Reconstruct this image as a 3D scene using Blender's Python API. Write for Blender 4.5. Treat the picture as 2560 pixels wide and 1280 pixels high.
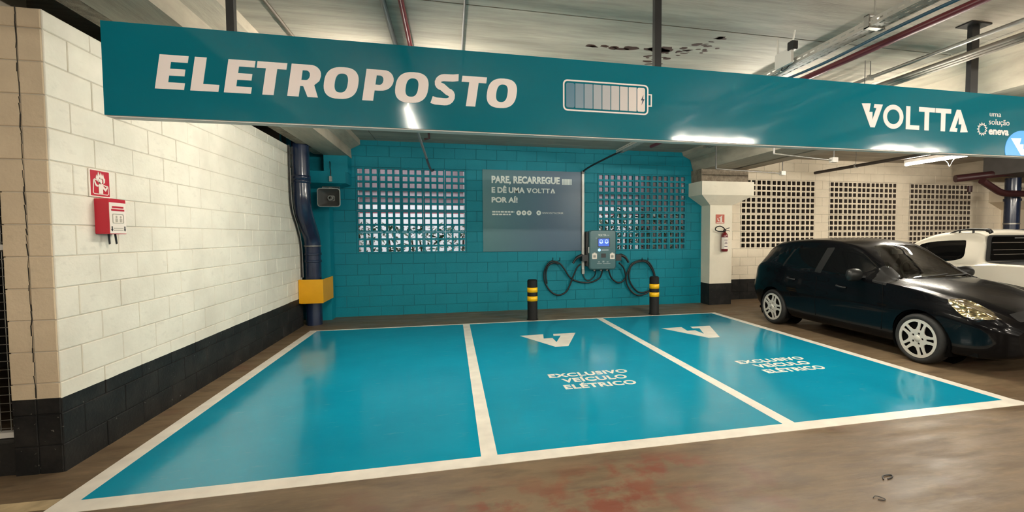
import bpy, bmesh, math, random
import numpy as np
from mathutils import Matrix, Vector, Euler

random.seed(7)
for o in list(bpy.data.objects):
    bpy.data.objects.remove(o, do_unlink=True)
SC = bpy.context.scene
COL = SC.collection
R = math.radians

# ------------------------------------------------------------------ camera
CAM = dict(cx=1.7, cy=-9.174, cz=1.502, yaw=.2232, pitch=.0448, roll=.0039, f=1155.2, ppx=1389.4, ppy=639.5)
CP = np.array([CAM['cx'], CAM['cy'], CAM['cz']])


def ray(u, v):
    a = (u - CAM['ppx']) / CAM['f']; b = (CAM['ppy'] - v) / CAM['f']
    cr, sr = math.cos(CAM['roll']), math.sin(CAM['roll'])
    x = a * cr + b * sr; up = -a * sr + b * cr
    cp, sp = math.cos(CAM['pitch']), math.sin(CAM['pitch'])
    y = cp + up * sp; z = -sp + up * cp
    c, s = math.cos(CAM['yaw']), math.sin(CAM['yaw'])
    return np.array([x * c + y * s, -x * s + y * c, z])


def at(u, v, ax, val):
    """photo pixel -> point where its ray meets a plane of the place (0: x, 1: y, 2: z)"""
    d = ray(u, v); t = (val - CP[ax]) / d[ax]
    return Vector(CP + t * d)


cam = bpy.data.cameras.new('camera')
cam_o = bpy.data.objects.new('camera', cam); COL.objects.link(cam_o)
fw = Vector(ray(CAM['ppx'], CAM['ppy'])).normalized()
rt = (Vector(ray(CAM['ppx'] + 100, CAM['ppy'])) - Vector(ray(CAM['ppx'], CAM['ppy']))).normalized()
upv = rt.cross(fw).normalized()
M = Matrix((rt, upv, -fw)).transposed().to_4x4(); M.translation = Vector(CP)
cam_o.matrix_world = M
cam.sensor_fit = 'HORIZONTAL'; cam.sensor_width = 36.0
cam.lens = CAM['f'] / 2560 * 36.0
cam.shift_x = -(CAM['ppx'] - 1280) / 2560
cam.shift_y = (CAM['ppy'] - 640) / 2560
cam.clip_start = 0.02; cam.clip_end = 200
SC.camera = cam_o

# ------------------------------------------------------------------ world, exposure
W = bpy.data.worlds.new('world'); SC.world = W
W.use_nodes = True
bgn = W.node_tree.nodes['Background']
bgn.inputs[0].default_value = (0.86, 0.92, 1.0, 1); bgn.inputs[1].default_value = 1.2
SC.view_settings.view_transform = 'Standard'
SC.view_settings.look = 'None'
SC.view_settings.gamma = 1
SC.view_settings.use_curve_mapping = False
SC.view_settings.exposure = 1.08
TUBE = 62.0          # radiance of the fluorescent tubes
TUBE_COL = (1.0, 0.93, 0.80)


# ------------------------------------------------------------------ materials
def srgb(r, g, b):
    f = lambda c: (c / 255 / 12.92) if c / 255 <= .04045 else ((c / 255 + .055) / 1.055) ** 2.4
    return (f(r), f(g), f(b))


MATS = {}


def nodes(name):
    m = bpy.data.materials.new(name); m.use_nodes = True
    nt = m.node_tree
    return m, nt, nt.nodes['Principled BSDF']


def mat(name, col, rough=.5, metal=0, coat=0, var=0, vscale=4, bump=0, bscale=40, emit=None, estr=0, spec=.5, detail=4, stretch=None):
    if name in MATS: return MATS[name]
    m, nt, b = nodes(name)
    b.inputs['Base Color'].default_value = (*col, 1)
    b.inputs['Roughness'].default_value = rough
    b.inputs['Metallic'].default_value = metal
    b.inputs['Coat Weight'].default_value = coat
    b.inputs['Coat Roughness'].default_value = .06
    b.inputs['Specular IOR Level'].default_value = spec
    if emit:
        b.inputs['Emission Color'].default_value = (*emit, 1); b.inputs['Emission Strength'].default_value = estr
    geo = None
    if var or bump:
        geo = nt.nodes.new('ShaderNodeNewGeometry')
        src = geo.outputs['Position']
        if stretch:
            mp = nt.nodes.new('ShaderNodeMapping'); mp.inputs['Scale'].default_value = stretch
            nt.links.new(src, mp.inputs[0]); src = mp.outputs[0]
    if var:
        n = nt.nodes.new('ShaderNodeTexNoise'); n.inputs['Scale'].default_value = vscale; n.inputs['Detail'].default_value = detail
        nt.links.new(src, n.inputs['Vector'])
        rp = nt.nodes.new('ShaderNodeValToRGB')
        rp.color_ramp.elements[0].position = .3; rp.color_ramp.elements[1].position = .7
        rp.color_ramp.elements[0].color = (*[c * (1 - var) for c in col], 1)
        rp.color_ramp.elements[1].color = (*[min(1, c * (1 + var * .6)) for c in col], 1)
        nt.links.new(n.outputs['Fac'], rp.inputs[0]); nt.links.new(rp.outputs[0], b.inputs['Base Color'])
    if bump:
        n2 = nt.nodes.new('ShaderNodeTexNoise'); n2.inputs['Scale'].default_value = bscale; n2.inputs['Detail'].default_value = 3
        nt.links.new(src, n2.inputs['Vector'])
        bp = nt.nodes.new('ShaderNodeBump'); bp.inputs['Strength'].default_value = bump; bp.inputs['Distance'].default_value = .01
        nt.links.new(n2.outputs['Fac'], bp.inputs['Height']); nt.links.new(bp.outputs[0], b.inputs['Normal'])
    MATS[name] = m
    return m


def mixn(nt, fac, a, b):
    n = nt.nodes.new('ShaderNodeMix'); n.data_type = 'RGBA'
    for s, i in ((fac, 0), (a, 6), (b, 7)):
        if hasattr(s, 'links'): nt.links.new(s, n.inputs[i])
        elif i == 0: n.inputs[0].default_value = s
        else: n.inputs[i].default_value = (*s, 1)
    return n.outputs[2]


def noise(nt, vec, scale, detail=5, rough=.55, lo=.35, hi=.65):
    n = nt.nodes.new('ShaderNodeTexNoise'); n.inputs['Scale'].default_value = scale
    n.inputs['Detail'].default_value = detail; n.inputs['Roughness'].default_value = rough
    nt.links.new(vec, n.inputs['Vector'])
    mr = nt.nodes.new('ShaderNodeMapRange'); mr.inputs[1].default_value = lo; mr.inputs[2].default_value = hi
    nt.links.new(n.outputs['Fac'], mr.inputs[0])
    return mr.outputs[0]


def pos(nt, scale=(1, 1, 1), loc=(0, 0, 0)):
    g = nt.nodes.new('ShaderNodeNewGeometry'); mp = nt.nodes.new('ShaderNodeMapping')
    mp.inputs['Scale'].default_value = scale; mp.inputs['Location'].default_value = loc
    nt.links.new(g.outputs['Position'], mp.inputs[0])
    return mp.outputs[0]


def math_n(nt, op, a, b=None):
    n = nt.nodes.new('ShaderNodeMath'); n.operation = op
    for s, i in ((a, 0), (b, 1)):
        if s is None: continue
        if hasattr(s, 'links'): nt.links.new(s, n.inputs[i])
        else: n.inputs[i].default_value = s
    return n.outputs[0]


def wall_paint(name, col, dirty, dado=None, dadocol=(.012, .012, .012), rough=.55, bump=.25, dirt=.5):
    """painted block wall: grime and, below the dado height, black paint"""
    m, nt, b = nodes(name)
    p = pos(nt)
    d1 = noise(nt, p, 2.2, 6, .6, .42, .75)
    d2 = noise(nt, pos(nt, (1, 1, 2.2)), 9, 6, .6, .55, .8)
    d = math_n(nt, 'MULTIPLY', math_n(nt, 'MAXIMUM', d1, d2), dirt)
    c = mixn(nt, d, col, dirty)
    if dado:
        g = nt.nodes.new('ShaderNodeNewGeometry'); sx = nt.nodes.new('ShaderNodeSeparateXYZ')
        nt.links.new(g.outputs['Position'], sx.inputs[0])
        wob = noise(nt, p, 3, 2, .5, .2, .8)
        z = math_n(nt, 'ADD', sx.outputs[2], math_n(nt, 'MULTIPLY', wob, .006))
        low = math_n(nt, 'LESS_THAN', z, dado)
        chips = noise(nt, p, 30, 3, .6, .70, .74)
        blk = mixn(nt, math_n(nt, 'MULTIPLY', noise(nt, p, 5, 5, .6, .45, .8), .5), dadocol, (.05, .045, .04))
        blk = mixn(nt, math_n(nt, 'MULTIPLY', chips, .6), blk, (.3, .28, .24))
        c = mixn(nt, low, c, blk)
    nt.links.new(c, b.inputs['Base Color'])
    b.inputs['Roughness'].default_value = rough; b.inputs['Specular IOR Level'].default_value = .22
    n2 = nt.nodes.new('ShaderNodeTexNoise'); n2.inputs['Scale'].default_value = 45; n2.inputs['Detail'].default_value = 5
    nt.links.new(p, n2.inputs['Vector'])
    bp = nt.nodes.new('ShaderNodeBump'); bp.inputs['Strength'].default_value = bump; bp.inputs['Distance'].default_value = .01
    nt.links.new(n2.outputs['Fac'], bp.inputs['Height']); nt.links.new(bp.outputs[0], b.inputs['Normal'])
    return m


M_WHITE = wall_paint('white block paint', (.80, .755, .65), (.50, .46, .38), dado=.482, dirt=.45)
M_WHITE2 = wall_paint('cream block paint', (.87, .775, .62), (.64, .55, .42), dado=.47, dirt=.45)
M_BEIGE = wall_paint('beige block paint', (.72, .59, .42), (.52, .41, .28), dado=.486, dirt=.55)
M_TEAL = wall_paint('teal block paint', (.002, .215, .285), (.002, .175, .235), rough=.5, dirt=.6)
M_MORT_W = wall_paint('white mortar', (.62, .56, .46), (.40, .35, .28), dado=.482, rough=.8)
M_MORT_T = mat('teal mortar', (.004, .13, .165), .7, bump=.3)


def concrete(name, a, b2, streak=(1, 1, 1), rough=.75, bump=.25):
    m, nt, b = nodes(name)
    d1 = noise(nt, pos(nt, streak), 1.6, 8, .62, .3, .7)
    d2 = noise(nt, pos(nt, streak), 7, 6, .6, .45, .75)
    c = mixn(nt, d1, a, b2)
    c = mixn(nt, math_n(nt, 'MULTIPLY', d2, .35), c, tuple(x * .45 for x in b2))
    nt.links.new(c, b.inputs['Base Color']); b.inputs['Roughness'].default_value = rough
    n2 = nt.nodes.new('ShaderNodeTexNoise'); n2.inputs['Scale'].default_value = 30; n2.inputs['Detail'].default_value = 6
    nt.links.new(pos(nt, streak), n2.inputs['Vector'])
    bp = nt.nodes.new('ShaderNodeBump'); bp.inputs['Strength'].default_value = bump; bp.inputs['Distance'].default_value = .01
    nt.links.new(n2.outputs['Fac'], bp.inputs['Height']); nt.links.new(bp.outputs[0], b.inputs['Normal'])
    return m


M_SLAB = concrete('slab concrete', (.47, .425, .35), (.27, .24, .195), (.35, 3.0, 1))
M_BEAM = concrete('beam concrete', (.48, .42, .33), (.32, .275, .21), (3, .4, 1))
M_ROUGH = concrete('broken concrete', (.40, .33, .24), (.16, .12, .085), (6, 6, 6), bump=.9)
M_GAP = mat('dark joint', (.03, .026, .02), .9)


def floor_mat():
    m, nt, b = nodes('worn concrete floor')
    p = pos(nt); ps = pos(nt, (.6, 2.2, 1))
    c = mixn(nt, noise(nt, p, .55, 7, .62, .35, .65), (.215, .150, .088), (.13, .088, .052))
    c = mixn(nt, math_n(nt, 'MULTIPLY', noise(nt, ps, 3.5, 8, .65, .45, .7), .75), c, (.09, .060, .036))
    c = mixn(nt, math_n(nt, 'MULTIPLY', noise(nt, ps, 9, 6, .6, .5, .75), .5), c, (.25, .175, .10))
    # iron-red stain with its own outline, in front of the middle bay
    g = nt.nodes.new('ShaderNodeNewGeometry')

    def blob(x, y, rx, ry):
        mp = nt.nodes.new('ShaderNodeMapping'); mp.vector_type = 'TEXTURE'
        mp.inputs['Location'].default_value = (x, y, 0); mp.inputs['Scale'].default_value = (rx, ry, 1)
        nt.links.new(g.outputs['Position'], mp.inputs[0])
        ln = nt.nodes.new('ShaderNodeVectorMath'); ln.operation = 'LENGTH'
        nt.links.new(mp.outputs[0], ln.inputs[0])
        mr = nt.nodes.new('ShaderNodeMapRange'); mr.inputs[1].default_value = .25; mr.inputs[2].default_value = 1
        mr.inputs[3].default_value = 1; mr.inputs[4].default_value = 0
        nt.links.new(ln.outputs['Value'], mr.inputs[0]); return mr.outputs[0]
    red = math_n(nt, 'MAXIMUM', math_n(nt, 'MAXIMUM', blob(2.55, -6.75, .75, .5), blob(2.9, -6.45, .6, .22)), blob(1.95, -6.62, .35, .25))
    red = math_n(nt, 'MULTIPLY', red, noise(nt, p, 4.5, 5, .6, .45, .58))
    c = mixn(nt, math_n(nt, 'MULTIPLY', red, .9), c, (.19, .05, .026))
    rd2 = math_n(nt, 'MULTIPLY', noise(nt, pos(nt, loc=(3, 9, 0)), 1.1, 4, .55, .56, .66), noise(nt, p, 5, 4, .5, .4, .6))
    c = mixn(nt, math_n(nt, 'MULTIPLY', rd2, .5), c, (.15, .06, .038))
    nt.links.new(c, b.inputs['Base Color']); b.inputs['Specular IOR Level'].default_value = .32
    mr = nt.nodes.new('ShaderNodeMapRange'); mr.inputs[3].default_value = .30; mr.inputs[4].default_value = .6
    nt.links.new(noise(nt, ps, 2.5, 6, .6, .3, .7), mr.inputs[0]); nt.links.new(mr.outputs[0], b.inputs['Roughness'])
    n2 = nt.nodes.new('ShaderNodeTexNoise'); n2.inputs['Scale'].default_value = 9; n2.inputs['Detail'].default_value = 8
    nt.links.new(ps, n2.inputs['Vector'])
    bp = nt.nodes.new('ShaderNodeBump'); bp.inputs['Strength'].default_value = .12; bp.inputs['Distance'].default_value = .02
    nt.links.new(n2.outputs['Fac'], bp.inputs['Height']); nt.links.new(bp.outputs[0], b.inputs['Normal'])
    return m


M_FLOOR = floor_mat()


def epoxy():
    m, nt, b = nodes('teal floor paint')
    p = pos(nt)
    c = mixn(nt, noise(nt, p, 1.3, 5, .6, .3, .7), (.006, .30, .445), (.005, .255, .385))
    sc = math_n(nt, 'MULTIPLY', noise(nt, pos(nt, (1, 3, 1)), 6, 6, .65, .60, .80), .35)
    c = mixn(nt, sc, c, (.14, .40, .46))
    nt.links.new(c, b.inputs['Base Color'])
    mr = nt.nodes.new('ShaderNodeMapRange'); mr.inputs[3].default_value = .09; mr.inputs[4].default_value = .20
    nt.links.new(noise(nt, p, 3, 5, .6, .3, .7), mr.inputs[0]); nt.links.new(mr.outputs[0], b.inputs['Roughness'])
    b.inputs['Specular IOR Level'].default_value = .6
    n2 = nt.nodes.new('ShaderNodeTexNoise'); n2.inputs['Scale'].default_value = 5; n2.inputs['Detail'].default_value = 5
    nt.links.new(p, n2.inputs['Vector'])
    bp = nt.nodes.new('ShaderNodeBump'); bp.inputs['Strength'].default_value = .05; bp.inputs['Distance'].default_value = .02
    nt.links.new(n2.outputs['Fac'], bp.inputs['Height']); nt.links.new(bp.outputs[0], b.inputs['Normal'])
    return m


M_EPOXY = epoxy()
M_LINE = mat('white road paint', (.82, .76, .66), .4, var=.12, vscale=6)
M_OLDLINE = mat('faded yellow paint', (.50, .38, .22), .5, var=.35, vscale=8)


def vinyl():
    m, nt, b = nodes('banner vinyl')
    b.inputs['Base Color'].default_value = (.001, .150, .205, 1)
    b.inputs['Roughness'].default_value = .10
    b.inputs['Coat Weight'].default_value = .25; b.inputs['Coat Roughness'].default_value = .02; b.inputs['Specular IOR Level'].default_value = .4
    n2 = nt.nodes.new('ShaderNodeTexNoise'); n2.inputs['Scale'].default_value = 1.6; n2.inputs['Detail'].default_value = 2
    nt.links.new(pos(nt, (1, 1, 2.5)), n2.inputs['Vector'])
    bp = nt.nodes.new('ShaderNodeBump'); bp.inputs['Strength'].default_value = .10; bp.inputs['Distance'].default_value = .03
    nt.links.new(n2.outputs['Fac'], bp.inputs['Height'])
    nt.links.new(bp.outputs[0], b.inputs['Normal']); nt.links.new(bp.outputs[0], b.inputs['Coat Normal'])
    return m


M_VINYL = vinyl()
M_PRINT = mat('white print', (.88, .80, .78), .35)
M_BLACK = mat('black painted steel', (.010, .010, .011), .4)
M_RUBBER = mat('black rubber', (.009, .009, .009), .65, bump=.2, spec=.2)
M_CABLE = mat('cable rubber', (.010, .012, .014), .45)
M_YEL = mat('yellow paint', srgb(222, 160, 0), .4, var=.08)
M_YELB = mat('yellow reflective band', srgb(250, 190, 10), .35)
M_BLUE = mat('navy pipe enamel', (.012, .022, .055), .22, coat=.3, var=.2)
M_GALV = mat('galvanised steel', (.36, .35, .32), .42, metal=.75, var=.15, vscale=12)
M_GREY = mat('grey painted conduit', (.18, .17, .16), .5)
M_TRAY = mat('tray zinc', (.40, .385, .34), .55, metal=.1)
M_REDP = mat('red pipe enamel', (.20, .010, .015), .35)
M_DKRED = mat('dark maroon pipe enamel', (.045, .012, .014), .4)
M_CHROME = mat('chrome', (.75, .75, .74), .12, metal=1)
M_WPLAST = mat('white plastic', (.78, .74, .68), .4)
M_GPLAST = mat('grey plastic', (.34, .34, .32), .45)
M_RED = mat('sign red', (.47, .005, .025), .4)
M_SIGNW = mat('sign white', (.82, .74, .66), .4)
M_DARK = mat('dark plastic', (.015, .015, .016), .4)


# ------------------------------------------------------------------ object helpers
def link(o, parent=None, label=None, cat=None, group=None, kind=None):
    COL.objects.link(o)
    if parent is not None: o.parent = parent
    if label: o['label'] = label
    if cat: o['category'] = cat
    if group: o['group'] = group
    if kind: o['kind'] = kind
    return o


def thing(name, label, cat, loc=(0, 0, 0), group=None, rotz=0, kind=None):
    o = bpy.data.objects.new(name, None); o.empty_display_size = .05
    o.location = loc; o.rotation_euler = (0, 0, rotz)
    return link(o, None, label, cat, group, kind)


class MB:
    def __init__(s): s.v = []; s.f = []; s.smooth = []; s.mi = []

    def add(s, vs, fs, sm=False, mi=0):
        n = len(s.v); s.v += [tuple(p) for p in vs]
        for f in fs: s.f.append(tuple(i + n for i in f)); s.smooth.append(sm); s.mi.append(mi)
        return s

    def box(s, x0, x1, y0, y1, z0, z1, mi=0):
        return s.add([(x0, y0, z0), (x1, y0, z0), (x1, y1, z0), (x0, y1, z0), (x0, y0, z1), (x1, y0, z1), (x1, y1, z1), (x0, y1, z1)],
                     [(0, 3, 2, 1), (4, 5, 6, 7), (0, 1, 5, 4), (1, 2, 6, 5), (2, 3, 7, 6), (3, 0, 4, 7)], mi=mi)

    def rbox(s, x0, x1, y0, y1, z0, z1, r=.01, axis='y', seg=4, ch=0):
        """box with rounded corners around an axis; ch chamfers the -axis face"""
        if axis == 'y': a0, a1, b0, b1, c0, c1 = x0, x1, z0, z1, y0, y1; mk = lambda a, b, c: (a, c, b)
        elif axis == 'z': a0, a1, b0, b1, c0, c1 = x0, x1, y0, y1, z0, z1; mk = lambda a, b, c: (a, b, c)
        else: a0, a1, b0, b1, c0, c1 = y0, y1, z0, z1, x0, x1; mk = lambda a, b, c: (c, a, b)
        pts = rrect(a0, a1, b0, b1, r, seg); n = len(pts)
        rings = [(c1, 0)]
        rings += [(c0 + ch, 0), (c0, ch)] if ch else [(c0, 0)]
        vs = []; fs = []
        cx, cy = (a0 + a1) / 2, (b0 + b1) / 2
        for c, ins in rings:
            kx = 1 - ins / max(1e-6, (a1 - a0) / 2); ky = 1 - ins / max(1e-6, (b1 - b0) / 2)
            vs += [mk(cx + (p[0] - cx) * kx, cy + (p[1] - cy) * ky, c) for p in pts]
        for k in range(len(rings) - 1):
            for i in range(n):
                j = (i + 1) % n
                fs.append((k * n + i, (k + 1) * n + i, (k + 1) * n + j, k * n + j))
        fs.append(tuple(range(n))); fs.append(tuple((len(rings) - 1) * n + i for i in reversed(range(n))))
        return s.add(vs, fs)

    def cyl(s, p0, p1, r0, r1=None, n=16, caps=True, sm=True):
        r1 = r0 if r1 is None else r1
        p0 = Vector(p0); p1 = Vector(p1); d = (p1 - p0).normalized()
        a = d.orthogonal().normalized(); b = d.cross(a)
        vs = []
        for p, r in ((p0, r0), (p1, r1)):
            for i in range(n):
                t = 2 * math.pi * i / n; vs.append(p + a * (r * math.cos(t)) + b * (r * math.sin(t)))
        s.add(vs, [(i, (i + 1) % n, n + (i + 1) % n, n + i) for i in range(n)], sm)
        if caps: s.add(vs, [tuple(reversed(range(n))), tuple(range(n, 2 * n))])
        return s

    def lathe(s, prof, origin, axis=(0, 0, 1), n=24, sm=True, caps=False):
        o = Vector(origin); d = Vector(axis).normalized(); a = d.orthogonal().normalized(); b = d.cross(a)
        vs = []; m = len(prof)
        for r, h in prof:
            for i in range(n):
                t = 2 * math.pi * i / n; vs.append(o + d * h + a * (r * math.cos(t)) + b * (r * math.sin(t)))
        fs = [(k * n + i, k * n + (i + 1) % n, (k + 1) * n + (i + 1) % n, (k + 1) * n + i) for k in range(m - 1) for i in range(n)]
        s.add(vs, fs, sm)
        if caps: s.add(vs, [tuple(reversed(range(n))), tuple(range((m - 1) * n, m * n))])
        return s

    def tube(s, pts, r, n=10, sm=True, caps=True):
        pts = [Vector(p) for p in pts]; m = len(pts); vs = []; fs = []
        t0 = (pts[1] - pts[0]).normalized(); a = t0.orthogonal().normalized()
        for k, p in enumerate(pts):
            t = (pts[min(k + 1, m - 1)] - pts[max(k - 1, 0)]).normalized()
            a = (a - t * a.dot(t)).normalized(); b = t.cross(a)
            rr = r[k] if isinstance(r, (list, tuple)) else r
            for i in range(n):
                q = 2 * math.pi * i / n; vs.append(p + a * (rr * math.cos(q)) + b * (rr * math.sin(q)))
        for k in range(m - 1):
            for i in range(n):
                fs.append((k * n + i, k * n + (i + 1) % n, (k + 1) * n + (i + 1) % n, (k + 1) * n + i))
        s.add(vs, fs, sm)
        if caps: s.add(vs, [tuple(reversed(range(n))), tuple(range((m - 1) * n, m * n))])
        return s

    def prism(s, poly, h0, h1, plane='xz'):
        """extrude a 2D polygon; plane xz: h along y, yz: h along x, xy: h along z"""
        mk = {'xz': lambda a, b, h: (a, h, b), 'yz': lambda a, b, h: (h, a, b), 'xy': lambda a, b, h: (a, b, h)}[plane]
        n = len(poly)
        vs = [mk(a, b, h0) for a, b in poly] + [mk(a, b, h1) for a, b in poly]
        fs = [tuple(range(n)), tuple(reversed(range(n, 2 * n)))] + [(i, n + i, n + (i + 1) % n, (i + 1) % n) for i in range(n)]
        return s.add(vs, fs)

    def mesh(s, name, mats):
        me = bpy.data.meshes.new(name)
        me.from_pydata(s.v, [], s.f); me.validate()
        if not isinstance(mats, (list, tuple)): mats = [mats]
        for m in mats: me.materials.append(m)
        if len(me.polygons) == len(s.smooth):
            me.polygons.foreach_set('use_smooth', s.smooth); me.polygons.foreach_set('material_index', s.mi)
        bm = bmesh.new(); bm.from_mesh(me); bmesh.ops.recalc_face_normals(bm, faces=bm.faces); bm.to_mesh(me); bm.free()
        return me

    def build(s, name, mats, parent=None, label=None, cat=None, group=None, kind=None, loc=None):
        o = bpy.data.objects.new(name, s.mesh(name, mats))
        if loc is not None: o.location = loc
        return link(o, parent, label, cat, group, kind)


def rrect(x0, x1, y0, y1, r, seg=4):
    pts = []
    for cx, cy, a in ((x1 - r, y1 - r, 0), (x0 + r, y1 - r, 90), (x0 + r, y0 + r, 180), (x1 - r, y0 + r, 270)):
        for k in range(seg + 1):
            t = R(a + 90 * k / seg); pts.append((cx + r * math.cos(t), cy + r * math.sin(t)))
    return pts


def smooth_path(pts, k=6):
    pts = [Vector(p) for p in pts]; out = []
    for i in range(len(pts) - 1):
        p0 = pts[max(i - 1, 0)]; p1 = pts[i]; p2 = pts[i + 1]; p3 = pts[min(i + 2, len(pts) - 1)]
        for j in range(k):
            t = j / k
            out.append(.5 * ((2 * p1) + (p2 - p0) * t + (2 * p0 - 5 * p1 + 4 * p2 - p3) * t * t + (3 * p1 - p0 - 3 * p2 + p3) * t ** 3))
    out.append(pts[-1]); return out


def fill2d(outlines, depth=.001):
    """2D outlines (holes by even-odd) -> filled, extruded mesh data in the xy plane"""
    cu = bpy.data.curves.new('fill', 'CURVE'); cu.dimensions = '2D'; cu.fill_mode = 'BOTH'; cu.extrude = depth
    for pl in outlines:
        sp = cu.splines.new('POLY'); sp.points.add(len(pl) - 1); sp.use_cyclic_u = True
        for i, p in enumerate(pl): sp.points[i].co = (p[0], p[1], 0, 1)
    o = bpy.data.objects.new('fill', cu); COL.objects.link(o)
    me = bpy.data.meshes.new_from_object(o.evaluated_get(bpy.context.evaluated_depsgraph_get()))
    bpy.data.objects.remove(o); bpy.data.curves.remove(cu)
    return me


def text_me(s, bold=.0, shear=0, depth=.001, spacing=1.0):
    cu = bpy.data.curves.new('text', 'FONT'); cu.body = s; cu.size = 1; cu.offset = bold; cu.shear = shear
    cu.extrude = depth; cu.space_character = spacing; cu.resolution_u = 4
    o = bpy.data.objects.new('text', cu); COL.objects.link(o)
    me = bpy.data.meshes.new_from_object(o.evaluated_get(bpy.context.evaluated_depsgraph_get()))
    bpy.data.objects.remove(o); bpy.data.curves.remove(cu)
    return me


def fit_me(me, x0, x1, y0, y1):
    """scale flat mesh data to a box in its xy plane"""
    n = len(me.vertices); a = np.empty(n * 3); me.vertices.foreach_get('co', a); a = a.reshape(-1, 3)
    lo = a.min(0); hi = a.max(0)
    a[:, 0] = x0 + (a[:, 0] - lo[0]) / (hi[0] - lo[0]) * (x1 - x0)
    a[:, 1] = y0 + (a[:, 1] - lo[1]) / (hi[1] - lo[1]) * (y1 - y0)
    me.vertices.foreach_set('co', a.ravel()); me.update(); return me


PL_WALL = Matrix(((1, 0, 0, 0), (0, 0, -1, 0), (0, 1, 0, 0), (0, 0, 0, 1)))          # xy -> xz, facing -y
PL_LEFT = Matrix(((0, 0, 1, 0), (1, 0, 0, 0), (0, 1, 0, 0), (0, 0, 0, 1)))          # xy -> yz, facing +x


def place_me(me, name, m, plane, loc, parent=None, **kw):
    me.transform(Matrix.Translation(loc) @ plane)
    me.materials.clear(); me.materials.append(m); me.name = name
    return link(bpy.data.objects.new(name, me), parent, **kw)


def join_me(list_):
    bm = bmesh.new()
    for me in list_: bm.from_mesh(me)
    me = bpy.data.meshes.new('j'); bm.to_mesh(me); bm.free(); return me


# ------------------------------------------------------------------ layout numbers (metres)
L = [-.436, 1.936, 4.298, 6.588]      # bay lines
YF, YB = -6.12, -1.252                # front and rear bay lines
XLW = -.727                           # face of the left wall
YLC = -5.653                          # its near end
ZC = 3.265                            # ceiling soffit
ZO = 1.172                            # underside of the pierced panels
YW = .267                             # face of the cream wall behind the cars
XR2, XP = 4.679, 8.202                # second teal panel, first cream panel
XR = 22.0                             # far right wall

# ------------------------------------------------------------------ floor
fl = MB().box(-6, XR + .5, -17, .6, -.3, 0).build('floor', M_FLOOR, kind='structure', label='worn brown concrete garage floor with red stains')


def bay(x0, x1):
    e = .055
    return MB().box(x0 + e, x1 - e, YF + e, YB - .035, 0, .0016).build('bay_paint', M_EPOXY, fl)


for i in range(3): bay(L[i], L[i + 1])


def stripe(poly, m=M_LINE, h=.0026, name='painted_line'):
    return MB().prism(poly, 0, h, 'xy').build(name, m, fl)


for x in L:
    stripe([(x - .055, YF - .02), (x + .055, YF - .02), (x + .055, YB - .01), (x - .055, YB - .01)])
stripe([(L[0] - .055, YF - .075), (L[3] + .085, YF - .075), (L[3] + .055, YF + .055), (L[0] - .055, YF + .055)], h=.0028)
stripe([(L[0] - .055, YB - .035), (L[3] + .055, YB - .035), (L[3] + .055, YB + .02), (L[0] - .055, YB + .02)], h=.0028)
stripe([(-3.0, -6.10), (L[0] - .06, -6.13), (L[0] - .06, -6.02), (-3.0, -5.96)], M_OLDLINE, .0014)

VL = [(-.431, .778), (-.072, .80), (-.122, .513), (.012, .52), (.012, .255), (.168, .655), (.058, .665), (.082, .79), (.431, .79), (.117, 0), (-.063, 0)]


def logo_v(x0, x1, y0, y1, flip=False):
    p = [((a + .431) / .862, b / .80) for a, b in VL]
    if flip: p = [(1 - a, 1 - b) for a, b in p]
    return [(x0 + a * (x1 - x0), y0 + b * (y1 - y0)) for a, b in p]


PL_FLOOR = Matrix.Identity(4)
for xc in (3.116, 5.402):
    place_me(fill2d([logo_v(xc - .431, xc + .431, -3.17, -2.37)]), 'painted_emblem', M_LINE, PL_FLOOR, (0, 0, .0022), fl)
for dx in (0, 2.262):
    for s, x0, x1, y0 in (('EXCLUSIVO', 2.694, 3.578, -4.487), ('VEÍCULO', 2.80, 3.50, -4.675), ('ELÉTRICO', 2.772, 3.522, -4.875)):
        me = text_me(s, .032, spacing=1.07)
        top = 1.30 if s != 'EXCLUSIVO' else 1.0
        fit_me(me, x0 + dx, x1 + dx, y0, y0 + .125 * top)
        place_me(me, 'painted_lettering', M_LINE, PL_FLOOR, (0, 0, .0022), fl)

# ------------------------------------------------------------------ block walls
BLK = {}


def block_me(w, h, m, d=.05, c=.004):
    k = (round(w, 3), round(h, 3), m.name)
    if k in BLK: return BLK[k]
    x, z = w / 2 - .003, h / 2 - .003
    vs = [(-x, d, -z), (x, d, -z), (x, d, z), (-x, d, z), (-x, c, -z), (x, c, -z), (x, c, z), (-x, c, z),
          (-x + c, 0, -z + c), (x - c, 0, -z + c), (x - c, 0, z - c), (-x + c, 0, z - c)]
    fs = [(0, 1, 5, 4), (1, 2, 6, 5), (2, 3, 7, 6), (3, 0, 4, 7), (4, 5, 9, 8), (5, 6, 10, 9), (6, 7, 11, 10), (7, 4, 8, 11), (8, 9, 10, 11)]
    BLK[k] = MB().add(vs, fs).mesh('block', m); return BLK[k]


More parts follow.
